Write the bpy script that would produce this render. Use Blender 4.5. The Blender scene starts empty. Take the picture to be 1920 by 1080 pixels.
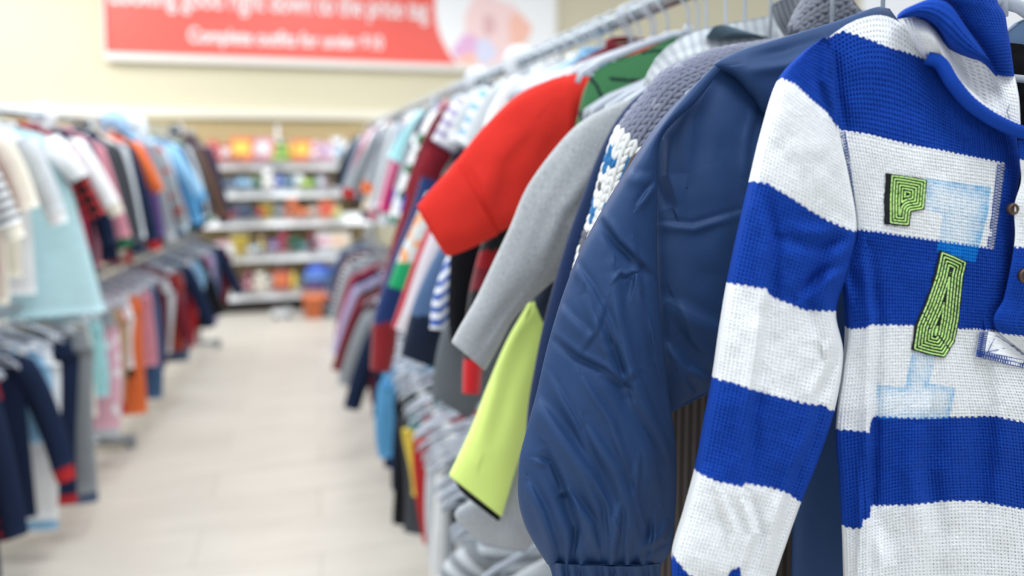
import bpy, math, random
import numpy as np
from mathutils import Vector, Matrix, geometry
random.seed(7)
RNG = np.random.RandomState(5)
SC = bpy.context.scene
COL = SC.collection
PI = math.pi

# ------------------------------------------------------------------ camera
F = 1493.0
CAM_Z = 1.5
YAW = math.radians(13.9)
PITCH = math.radians(4.0)
CY = 290 + F * math.tan(PITCH)
cam_d = bpy.data.cameras.new('camera')
cam = bpy.data.objects.new('camera', cam_d)
COL.objects.link(cam)
cam.location = (0, 0, CAM_Z)
cam.rotation_euler = (PI/2 - PITCH, 0, -YAW)
cam_d.sensor_width = 36
cam_d.lens = 36 * F / 1920
cam_d.shift_y = -(540 - CY) / 1920
cam_d.clip_start = 0.02
cam_d.dof.use_dof = True
cam_d.dof.focus_distance = 0.715
cam_d.dof.aperture_fstop = cam_d.lens / 1000 / 0.012
SC.camera = cam
MR = np.array(cam.rotation_euler.to_matrix())
vs = SC.view_settings
vs.view_transform = 'Standard'
vs.look = 'None'
vs.gamma = 1
vs.use_curve_mapping = False
vs.exposure = 0.1


def unproj(px, py, Y):
    """World points where the sight lines through photo points meet depth Y."""
    px = np.asarray(px, float); py = np.asarray(py, float)
    d = np.stack([(px - 960) / F, -(py - CY) / F, -np.ones_like(px)], -1) @ MR.T
    s = np.asarray(Y) / d[..., 1]
    p = d * s[..., None]
    p[..., 2] += CAM_Z
    return p


# ------------------------------------------------------------------ colours and materials
def lin(c):
    c = np.asarray(c, float) / 255.0
    return np.where(c <= 0.04045, c / 12.92, ((c + 0.055) / 1.055) ** 2.4)


def lc(c):
    return tuple(lin(c)) + (1.0,)


MATS = {}


def base_mat(name, rough=0.9, spec=0.3, metal=0.0, sheen=0.0):
    m = bpy.data.materials.new(name)
    m.use_nodes = True
    b = m.node_tree.nodes['Principled BSDF']
    b.inputs['Roughness'].default_value = rough
    b.inputs['Specular IOR Level'].default_value = spec
    b.inputs['Metallic'].default_value = metal
    if sheen:
        b.inputs['Sheen Weight'].default_value = sheen
        b.inputs['Sheen Roughness'].default_value = 0.5
    return m, m.node_tree, b


def math_n(nt, op, a, b=None, v=None):
    n = nt.nodes.new('ShaderNodeMath'); n.operation = op
    nt.links.new(a, n.inputs[0])
    if b is not None: nt.links.new(b, n.inputs[1])
    if v is not None: n.inputs[1].default_value = v
    return n.outputs[0]


def mix_n(nt, fac, c1, c2):
    n = nt.nodes.new('ShaderNodeMix'); n.data_type = 'RGBA'
    nt.links.new(fac, n.inputs[0])
    for idx, c in ((6, c1), (7, c2)):
        if isinstance(c, tuple): n.inputs[idx].default_value = c
        else: nt.links.new(c, n.inputs[idx])
    return n.outputs[2]


def fabric(kind, cols, rough=0.92, spec=0.15, scale=1.0, sheen=0.0):
    """plain / stripe / vstripe / plaid / print / heather woven or knitted cloth; UVs are in metres."""
    key = (kind, tuple(tuple(c) for c in cols), rough, scale)
    if key in MATS: return MATS[key]
    m, nt, b = base_mat('%s_cloth' % kind, rough, spec, 0, sheen)
    tc = nt.nodes.new('ShaderNodeTexCoord')
    uv = tc.outputs['UV']
    c1 = lc(cols[0])
    if kind in ('plain',):
        nz = nt.nodes.new('ShaderNodeTexNoise'); nz.inputs['Scale'].default_value = 35
        nz.inputs['Detail'].default_value = 2
        nt.links.new(uv, nz.inputs['Vector'])
        dk = tuple(x * 0.86 for x in c1[:3]) + (1,)
        out = mix_n(nt, nz.outputs[0], dk, tuple(min(1, x * 1.1) for x in c1[:3]) + (1,))
    elif kind == 'heather':
        mp = nt.nodes.new('ShaderNodeMapping'); mp.inputs['Scale'].default_value = (900, 160, 1)
        nt.links.new(uv, mp.inputs[0])
        nz = nt.nodes.new('ShaderNodeTexNoise'); nz.inputs['Scale'].default_value = 1
        nz.inputs['Detail'].default_value = 3
        nt.links.new(mp.outputs[0], nz.inputs['Vector'])
        r = nt.nodes.new('ShaderNodeMapRange'); r.inputs[1].default_value = .3; r.inputs[2].default_value = .7
        nt.links.new(nz.outputs[0], r.inputs[0])
        out = mix_n(nt, r.outputs[0], c1, lc(cols[1]))
    else:
        sp = nt.nodes.new('ShaderNodeSeparateXYZ'); nt.links.new(uv, sp.inputs[0])
        p = 0.03 * scale
        def band(sock, per, duty):
            f = math_n(nt, 'FRACT', math_n(nt, 'DIVIDE', sock, v=per))
            return math_n(nt, 'GREATER_THAN', f, v=duty)
        if kind == 'stripe':
            out = mix_n(nt, band(sp.outputs[1], p, .5), c1, lc(cols[1]))
        elif kind == 'vstripe':
            out = mix_n(nt, band(sp.outputs[0], p, .5), c1, lc(cols[1]))
        elif kind == 'plaid':
            a = band(sp.outputs[1], p * 1.4, .5); c = band(sp.outputs[0], p * 1.4, .5)
            o1 = mix_n(nt, a, c1, lc(cols[1]))
            half = tuple(lin(cols[1]) * .6) + (1,)
            out = mix_n(nt, c, o1, mix_n(nt, a, lc(cols[1]), half))
            if len(cols) > 2:
                out = mix_n(nt, band(sp.outputs[0], p * 1.4, .93), out, lc(cols[2]))
        elif kind == 'print':
            vo = nt.nodes.new('ShaderNodeTexVoronoi'); vo.inputs['Scale'].default_value = 28 / scale
            nt.links.new(uv, vo.inputs['Vector'])
            g = math_n(nt, 'LESS_THAN', vo.outputs['Distance'], v=.38)
            out = mix_n(nt, g, c1, lc(cols[1]))
            if len(cols) > 2:
                g2 = math_n(nt, 'LESS_THAN', vo.outputs['Distance'], v=.16)
                out = mix_n(nt, g2, out, lc(cols[2]))
    nt.links.new(out, b.inputs['Base Color'])
    MATS[key] = m
    return m


def plain_mat(name, c, rough=.6, spec=.4, metal=0, noise=0, bump=0, nscale=40, trans=0, emit=0, sheen=0):
    key = ('p', name)
    if key in MATS: return MATS[key]
    m, nt, b = base_mat(name, rough, spec, metal, sheen)
    c1 = lc(c)
    b.inputs['Base Color'].default_value = c1
    if noise or bump:
        tc = nt.nodes.new('ShaderNodeTexCoord')
        nz = nt.nodes.new('ShaderNodeTexNoise'); nz.inputs['Scale'].default_value = nscale
        nt.links.new(tc.outputs['Object'], nz.inputs['Vector'])
        if noise:
            o = mix_n(nt, nz.outputs[0], tuple(x * (1 - noise) for x in c1[:3]) + (1,), tuple(min(1, x * (1 + noise)) for x in c1[:3]) + (1,))
            nt.links.new(o, b.inputs['Base Color'])
        if bump:
            bp = nt.nodes.new('ShaderNodeBump'); bp.inputs['Strength'].default_value = bump
            bp.inputs['Distance'].default_value = .001
            nt.links.new(nz.outputs[0], bp.inputs['Height']); nt.links.new(bp.outputs[0], b.inputs['Normal'])
    if trans:
        b.inputs['Transmission Weight'].default_value = trans
        b.inputs['IOR'].default_value = 1.3
    MATS[key] = m
    return m


def vcol_mat(name, rough=.9, spec=.15, sheen=0, fine=0, fscale=3000, fdist=.0003):
    key = ('v', name)
    if key in MATS: return MATS[key]
    m, nt, b = base_mat(name, rough, spec, 0, sheen)
    a = nt.nodes.new('ShaderNodeAttribute'); a.attribute_name = 'Col'
    nt.links.new(a.outputs['Color'], b.inputs['Base Color'])
    if fine:
        tc = nt.nodes.new('ShaderNodeTexCoord')
        nz = nt.nodes.new('ShaderNodeTexNoise'); nz.inputs['Scale'].default_value = fscale
        nz.inputs['Detail'].default_value = 1
        nt.links.new(tc.outputs['Object'], nz.inputs['Vector'])
        bp = nt.nodes.new('ShaderNodeBump'); bp.inputs['Strength'].default_value = fine
        bp.inputs['Distance'].default_value = fdist
        nt.links.new(nz.outputs[0], bp.inputs['Height']); nt.links.new(bp.outputs[0], b.inputs['Normal'])
    MATS[key] = m
    return m


# ------------------------------------------------------------------ object helpers
def link(name, me, mat=None, parent=None):
    o = bpy.data.objects.new(name, me)
    COL.objects.link(o)
    if mat is not None and hasattr(me, 'materials') and not me.materials: me.materials.append(mat)
    if parent is not None:
        o.parent = parent
        if parent.name in WS: o.matrix_parent_inverse = Matrix.Translation(-Vector(parent.location))
    return o


WS = set()      # things whose parts are given in world coordinates


LABELS = {}


def tag(o, label, cat, group=None):
    o['label'] = label; o['category'] = cat
    if group: o['group'] = group
    n = len(label.split())
    if n < 4 or n > 16: print('LABEL LENGTH', n, label)
    if label in LABELS and not LABELS[label]: print('DUP LABEL', label)
    LABELS[label] = group if group and 'hanger' in group else None
    return o


def thing(name, label, cat, loc=(0, 0, 0), rz=0, group=None):
    o = bpy.data.objects.new(name, None); COL.objects.link(o)
    o.location = loc; o.rotation_euler = (0, 0, rz)
    o.empty_display_size = .05
    return tag(o, label, cat, group)


def wthing(*a):
    o = thing(*a); WS.add(o.name)
    return o


def struct(o):
    o['kind'] = 'structure'
    return o


class MB:
    def __init__(s): s.v = []; s.f = []; s.mi = []; s.m = 0
    def add(s, vs_, fs):
        n = len(s.v)
        s.v += [tuple(p) for p in vs_]
        s.f += [tuple(i + n for i in f) for f in fs]
        s.mi += [s.m] * len(fs)
    def box(s, c, d, rz=0):
        cx, cy, cz = c; hx, hy, hz = d[0]/2, d[1]/2, d[2]/2
        ca, sa = math.cos(rz), math.sin(rz)
        vs_ = []
        for z in (-hz, hz):
            for x, y in ((-hx, -hy), (hx, -hy), (hx, hy), (-hx, hy)):
                vs_.append((cx + x*ca - y*sa, cy + x*sa + y*ca, cz + z))
        s.add(vs_, [(3,2,1,0),(4,5,6,7),(0,1,5,4),(1,2,6,5),(2,3,7,6),(3,0,4,7)])
    def tube(s, pts, r, n=6, closed=False, caps=True):
        pts = [Vector(p) for p in pts]
        rs = r if isinstance(r, (list, tuple)) else [r]*len(pts)
        vs_ = []; up = None
        for i, p in enumerate(pts):
            a = pts[max(0, i-1)]; b = pts[min(len(pts)-1, i+1)]
            if closed: a = pts[i-1]; b = pts[(i+1) % len(pts)]
            t = (b - a)
            if t.length < 1e-9: t = Vector((0,0,1))
            t.normalize()
            if up is None:
                up = t.orthogonal().normalized()
            else:
                up = (up - t * up.dot(t))
                if up.length < 1e-6: up = t.orthogonal()
                up.normalize()
            w = t.cross(up)
            for k in range(n):
                an = 2*PI*k/n
                vs_.append(p + (up*math.cos(an) + w*math.sin(an))*rs[i])
        fs = []
        L = len(pts)
        for i in range(L if closed else L-1):
            j = (i+1) % L
            for k in range(n):
                k2 = (k+1) % n
                fs.append((i*n+k, i*n+k2, j*n+k2, j*n+k))
        if caps and not closed:
            fs.append(tuple(range(n))[::-1]); fs.append(tuple((L-1)*n + k for k in range(n)))
        s.add(vs_, fs)
    def lathe(s, c, prof, n=16, axis='z'):
        vs_ = []
        for r, h in prof:
            for k in range(n):
                an = 2*PI*k/n
                x, y = r*math.cos(an), r*math.sin(an)
                vs_.append((c[0]+x, c[1]+y, c[2]+h) if axis == 'z' else ((c[0]+x, c[1]+h, c[2]+y) if axis == 'y' else (c[0]+h, c[1]+x, c[2]+y)))
        fs = []
        for i in range(len(prof)-1):
            for k in range(n):
                k2 = (k+1) % n
                fs.append((i*n+k, i*n+k2, (i+1)*n+k2, (i+1)*n+k))
        fs.append(tuple(range(n))[::-1]); fs.append(tuple((len(prof)-1)*n+k for k in range(n)))
        s.add(vs_, fs)
    def ball(s, c, r, n=12, sc=(1,1,1)):
        s_ = max(6, n//2+2)
        prof = [(max(1e-4, math.sin(PI*i/(s_-1)))*r, -math.cos(PI*i/(s_-1))*r) for i in range(s_)]
        b = MB(); b.lathe((0,0,0), prof, n)
        s.add([(c[0]+p[0]*sc[0], c[1]+p[1]*sc[1], c[2]+p[2]*sc[2]) for p in b.v], b.f)
    def mesh(s, name, mats=None, smooth=True):
        me = bpy.data.meshes.new(name)
        me.from_pydata(s.v, [], s.f)
        if smooth: me.polygons.foreach_set('use_smooth', [True]*len(s.f))
        if mats:
            for m in mats: me.materials.append(m)
            me.polygons.foreach_set('material_index', s.mi)
        me.validate(); me.update()
        return me
    def obj(s, name, mat, parent=None, smooth=True):
        return link(name, s.mesh(name, mat if isinstance(mat, list) else [mat], smooth), None, parent)


def grid_obj(name, P, mat, parent=None, UV=None, C=None, closed=True, caps=True):
    """One mesh from a (rows, columns, 3) grid of points, closed round the columns."""
    nv, nu = P.shape[:2]
    V = P.reshape(-1, 3)
    i = np.arange(nv-1)[:, None]; j = np.arange(nu if closed else nu-1)[None, :]
    j2 = (j+1) % nu
    q = np.stack([i*nu+j, i*nu+j2, (i+1)*nu+j2, (i+1)*nu+j], -1).reshape(-1, 4)
    loops = q.reshape(-1)
    starts = np.arange(len(q))*4; tot = np.full(len(q), 4)
    if caps and closed:
        c0 = np.arange(nu); c1 = (nv-1)*nu + np.arange(nu)[::-1]
        loops = np.concatenate([loops, c0, c1])
        starts = np.concatenate([starts, [len(q)*4, len(q)*4+nu]]); tot = np.concatenate([tot, [nu, nu]])
    me = bpy.data.meshes.new(name)
    me.vertices.add(len(V)); me.vertices.foreach_set('co', V.astype(np.float32).ravel())
    me.loops.add(len(loops)); me.loops.foreach_set('vertex_index', loops.astype(np.int32))
    me.polygons.add(len(tot)); me.polygons.foreach_set('loop_start', starts.astype(np.int32))
    me.polygons.foreach_set('loop_total', tot.astype(np.int32))
    sm = np.ones(len(tot), bool)
    if caps and closed: sm[-2:] = False
    me.polygons.foreach_set('use_smooth', sm)
    if UV is not None:
        l = me.uv_layers.new(name='UVMap')
        l.data.foreach_set('uv', UV.reshape(-1, 2)[loops].astype(np.float32).ravel())
    me.update(calc_edges=True)
    if C is not None:
        a = me.color_attributes.new('Col', 'FLOAT_COLOR', 'POINT')
        cc = np.concatenate([C.reshape(-1, 3), np.ones((len(V), 1))], 1)
        a.data.foreach_set('color', cc.astype(np.float32).ravel())
    me.materials.append(mat)
    return link(name, me, None, parent)


def cr(P, t):
    """Catmull-Rom through the rows of P at parameters t in 0..1."""
    P = np.asarray(P, float); k = len(P)
    if k == 2: 
        tt = t.reshape((-1,) + (1,)*(P.ndim-1)); return P[0]*(1-tt) + P[1]*tt
    x = np.clip(t*(k-1), 0, k-1-1e-9); i = x.astype(int); f = (x-i).reshape((-1,) + (1,)*(P.ndim-1))
    ext = np.concatenate([[2*P[0]-P[1]], P, [2*P[-1]-P[-2]]])
    p0, p1, p2, p3 = ext[i], ext[i+1], ext[i+2], ext[i+3]
    return .5*((2*p1) + (-p0+p2)*f + (2*p0-5*p1+4*p2-p3)*f**2 + (-p0+3*p1-3*p2+p3)*f**3)


def seg_dist(px, py, a, b):
    ax, ay = a; bx, by = b
    dx, dy = bx-ax, by-ay; L = math.hypot(dx, dy) + 1e-9
    t = np.clip(((px-ax)*dx + (py-ay)*dy)/L**2, 0, 1)
    ex, ey = px-(ax+t*dx), py-(ay+t*dy)
    side = (dx*ey - dy*ex)/L
    return np.hypot(ex, ey), np.sign(side), t


def crease(px, py, pts, w, a, kind='fold'):
    """A fold along a line: kind ridge (bell), or fold (one side up, the other down)."""
    best = None
    n = len(pts)-1
    for i in range(n):
        d, s, t = seg_dist(px, py, pts[i], pts[i+1])
        tt = (i+t)/n
        if best is None: best = [d, s, tt]
        else:
            k = d < best[0]
            best = [np.where(k, d, best[0]), np.where(k, s, best[1]), np.where(k, tt, best[2])]
    d, s, tt = best
    fade = np.clip(np.sin(PI*np.clip(tt, .02, .98)), 0, 1)**.5
    if kind == 'ridge': return a*fade*np.exp(-(d/w)**2)
    if kind == 'tent': return a*fade*(.55*np.exp(-d/(w*1.1)) + .6*s*(d/w)*np.exp(.5-(d/w)**2))
    return a*fade*s*(d/w)*np.exp(.5-(d/w)**2)*1.4


def vnoise(px, py, s, seed=0):
    """Smooth value noise on photo-plane coordinates."""
    r = np.random.RandomState(seed).rand(64, 64)
    x = px/s; y = py/s
    xi = np.floor(x).astype(int); yi = np.floor(y).astype(int)
    fx = x-xi; fy = y-yi
    fx = fx*fx*(3-2*fx); fy = fy*fy*(3-2*fy)
    g = lambda a, b: r[a % 64, b % 64]
    return (g(xi,yi)*(1-fx)+g(xi+1,yi)*fx)*(1-fy) + (g(xi,yi+1)*(1-fx)+g(xi+1,yi+1)*fx)*fy - .5


def net(name, rows, Y, T, mat, parent, nuf=24, nub=10, nv=40, disp=None, color=None, cap=True,
        cell=None, amp=0, opening=0, samples=None, uniform=.4, keep=None):
    """A soft closed shell of real thickness: a net of outline points at depth Y, rounded front and back."""
    R = np.array([[(p[0], p[1], p[2] if len(p) > 2 else 0) for p in r] for r in rows], float)
    # along the length, evenly by arc length
    td = np.linspace(0, 1, 400); mid = cr(R.mean(1), td)
    L = np.concatenate([[0], np.cumsum(np.hypot(*(np.diff(mid[:, :2], axis=0).T)))])
    t = np.interp(np.linspace(0, L[-1], nv), L, td)
    A = cr(R, t)                                   # nv, C, 3
    Tv = cr(np.array([[x] for x in (T if isinstance(T, (list, tuple)) else [T, T])], float), t)[:, 0]
    th = np.linspace(0, PI, nuf)
    s = uniform*np.linspace(0, 1, nuf) + (1-uniform)*(1-np.cos(th))/2
    B = cr(A.transpose(1, 0, 2), s).transpose(1, 0, 2)   # nv, nuf, 3
    b = np.sqrt(np.clip(1-(2*s-1)**2, 0, 1))
    px, py, d = B[..., 0], B[..., 1], B[..., 2]
    dy = Y/ (F/1493.0)
    W = np.linalg.norm(np.diff(unproj(px, py, np.full_like(px, Y)), axis=1), axis=2)
    U = np.concatenate([[0], np.cumsum(W.mean(0))])[None, :].repeat(nv, 0)
    H = np.linalg.norm(np.diff(unproj(px, py, np.full_like(px, Y)), axis=0), axis=2)
    Vv = np.concatenate([[0], np.cumsum(H.mean(1))])[:, None].repeat(nuf, 1)
    dd = np.zeros_like(px)
    edge = np.clip(b*2.2, 0, 1)[None, :]
    if disp is not None: dd = dd + disp(px, py)*edge
    if cell:
        # thermal knit: raised grid with small pits
        cu = np.cos(2*PI*U/cell); cv = np.cos(2*PI*Vv/cell + PI*(np.floor(U/cell+.5) % 2)*.0)
        pit = np.clip(cu, 0, 1)**.8*np.clip(cv, 0, 1)**.8
        rid = .4*np.clip(-cu, 0, 1)*(1+.5*cv)
        dd = dd + amp*(-1.5*pit + rid)*edge*(1+.35*vnoise(px, py, 7, 77)) + amp*.12*RNG.randn(*px.shape)*edge
    yf = Y - d - Tv[:, None]*b[None, :] - dd
    Pf = unproj(px, py, yf)
    sb = np.linspace(1, 0, nub+2)[1:-1]
    Bb = cr(A.transpose(1, 0, 2), sb).transpose(1, 0, 2)
    bb = np.sqrt(np.clip(1-(2*sb-1)**2, 0, 1))
    Pb = unproj(Bb[..., 0], Bb[..., 1], Y - Bb[..., 2])
    Pb[..., 1] += Tv[:, None]*bb[None, :]
    P = np.concatenate([Pf, Pb], 1)
    UV = np.concatenate([np.stack([U, Vv], -1), np.stack([U[:, -1:] + (1-sb)[None, :]*U[:, -1:], Vv[:, :1].repeat(nub, 1)], -1)], 1)
    C = None
    if color is not None:
        cf = color(px, py, U, Vv)
        cb = color(Bb[..., 0], Bb[..., 1], UV[:, nuf:, 0], UV[:, nuf:, 1])
        C = np.concatenate([cf, cb], 1)
    if opening:
        # turn the end inward so the sleeve mouth is open
        c = P[-1].mean(0); step = P[-1].mean(0)-P[-4].mean(0); step = step/np.linalg.norm(step)
        ex = []
        for k, (sc_, back) in enumerate(((.97, -.003), (.9, -.002), (.86, .004), (.84, .5*opening), (.8, opening))):
            ex.append((c + (P[-1]-c)*sc_ - step*back)[None])
        n = len(ex); P = np.concatenate([P]+ex, 0)
        UV = np.concatenate([UV]+[UV[-1:]]*n, 0)
        if C is not None: C = np.concatenate([C]+[C[-1:]]*n, 0)
    if keep is not None: keep.update(px=px, py=py, Y=yf)
    return grid_obj(name, P, mat, parent, UV, C, caps=cap)


def ladder(pairs, mid=0, dmid=0):
    """Left/right edge pairs -> net rows with a sagging middle column."""
    out = []
    for (a, b) in pairs:
        m = ((a[0]+b[0])/2, (a[1]+b[1])/2 + mid, dmid)
        out.append([a, m, b])
    return out


def poly_sdf(px, py, poly):
    """Signed distance to a closed outline, positive inside."""
    d = np.full(px.shape, 1e9); ins = np.zeros(px.shape, bool)
    n = len(poly)
    for i in range(n):
        a, b = poly[i], poly[(i+1) % n]
        d = np.minimum(d, seg_dist(px, py, a, b)[0])
        c = (a[1] > py) != (b[1] > py)
        with np.errstate(divide='ignore', invalid='ignore'):
            xx = (b[0]-a[0])*(py-a[1])/((b[1]-a[1]) if b[1] != a[1] else 1e-9)+a[0]
        ins ^= (c & (px < xx))
    return np.where(ins, d, -d)


def band_color(px, py, lines, cols, jag=0, U=None, cell=1):
    """Colour by which boundary lines (x -> y) a point lies below."""
    idx = np.zeros(px.shape, int)
    yy = py + (jag*np.sign(np.sin(2*PI*U/cell)) if U is not None else 0)
    for l in lines:
        xs = [p[0] for p in l]; ys = [p[1] for p in l]
        idx += (yy > np.interp(px, xs, ys))
    return lin(np.array(cols))[idx]


# ------------------------------------------------------------------ rails
def rail_line(x0, y0, x1, y1, z):
    a = Vector((x0, y0, z)); b = Vector((x1, y1, z)); d = (b-a); L = d.length; d.normalize()
    def at(Y):
        t = (Y-y0)/(y1-y0)
        return a + (b-a)*t
    return at, math.atan2(-(d.x), d.y), a, b


RU, RUa, _, _ = rail_line(.565, 0.2, .47, 6.6, CAM_Z + .245)
RL, RLa, _, _ = rail_line(.44, 0.2, .38, 6.6, CAM_Z - .62)
LU, LUa, _, _ = rail_line(-1.26, 2.2, -.89, 6.55, CAM_Z + .165)
LL, LLa, _, _ = rail_line(-1.20, 2.2, -.85, 6.55, CAM_Z - .575)

M_CHROME = plain_mat('brushed_steel', (150, 158, 165), .3, .5, 1)
M_HOOK = plain_mat('hook_plastic', (206, 214, 222), .25, .5, 0, trans=.2)
M_CLEAR = plain_mat('clear_plastic', (206, 214, 226), .18, .6, 0, trans=.35)
M_WHITEPL = plain_mat('white_plastic', (238, 240, 240), .35, .4)


# ------------------------------------------------------------------ hangers
def hanger_meshes(low=0):
    b = MB()
    # arms: drooping shoulders with a lower bar
    for s in (-1, 1):
        pts = [(0, 0, -.062), (s*.03, 0, -.066), (s*.08, 0, -.084), (s*.14, 0, -.108), (s*.172, 0, -.128), (s*.176, 0, -.14)]
        b.tube(pts, [.006, .006, .0058, .0055, .005, .004], 6)
        b.tube([(s*.168, 0, -.128), (s*.1, 0, -.128), (0, 0, -.124)], .0035, 5)
        b.tube([(s*.12, 0, -.104), (s*.12, 0, -.126)], .003, 5)
    b.tube([(0, 0, -.05), (0, 0, -.075)], .007, 8)
    b.v = [(x, y, z-low) for x, y, z in b.v]
    body = b.mesh('hanger_arms', [M_CLEAR])
    h = MB()
    pts = [(0, 0, -.05), (0, 0, -.03)]
    for k in range(0, 13):
        an = math.radians(-75 + k*(255/12.0))
        pts.append((.0195*math.cos(an), 0, .002 + .0195*math.sin(an)))
    pts = [(0, 0, -.055-low), (0, 0, -.03)] + pts[2:]
    h.tube(pts, .0024, 6)
    hook = h.mesh('hanger_hook', [M_HOOK])
    return body, hook


HB, HH = hanger_meshes()
HBL, HHL = hanger_meshes(.055)


def place_hanger(p, rz, label, group=None, low=False, sx=1):
    o = bpy.data.objects.new('clothes_hanger', HBL if low else HB); COL.objects.link(o)
    o.location = p; o.rotation_euler = (0, 0, rz); o.scale = (sx, 1, 1)
    tag(o, label, 'hanger', group)
    k = bpy.data.objects.new('hook', HHL if low else HH); COL.objects.link(k); k.parent = o
    return o


# ------------------------------------------------------------------ generic garments on hangers
def ring_tube(centers, ra, rb, n, seed=0, folds=0, k=5, axis=None):
    """Elliptical tube down a path in the garment's own x (across), y (thickness), z."""
    C = np.array(centers, float)
    m = len(C)
    T = np.gradient(C, axis=0)
    T /= np.linalg.norm(T, axis=1)[:, None] + 1e-9
    side = np.stack([-T[:, 2], np.zeros(m), T[:, 0]], -1)
    side /= np.linalg.norm(side, axis=1)[:, None] + 1e-9
    ph = np.linspace(0, 2*PI, n, endpoint=False)
    r = np.random.RandomState(seed)
    p1, p2 = r.rand(2)*6.28
    out = np.zeros((m, n, 3)); L = np.linspace(0, 1, m)[:, None]
    fr = 1 + folds*(.6*np.sin(k*ph[None, :]+p1+2.2*L) + .4*np.sin((k+3)*ph[None, :]+p2-3*L))*np.clip(L*3, 0, 1)
    c = np.cos(ph)[None, :, None]*side[:, None, :]*np.array(ra)[:, None, None]
    y = np.sin(ph)[None, :]*np.array(rb)[:, None]*fr
    out = C[:, None, :] + c
    out[..., 1] += y
    out[..., 2] += 0
    seg = np.linalg.norm(np.diff(C, axis=0), axis=1)
    V = np.concatenate([[0], np.cumsum(seg)])[:, None].repeat(n, 1)
    U = (ph/(2*PI))[None, :]*2*PI*np.mean(ra)*.75 + np.zeros((m, 1))
    return out, np.stack([U, V], -1)


def lerp_prof(prof, n):
    z = [p[0] for p in prof]
    zz = np.linspace(z[0], z[-1], n)
    return zz, np.interp(zz, z, [p[1] for p in prof]), np.interp(zz, z, [p[2] for p in prof])


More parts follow.
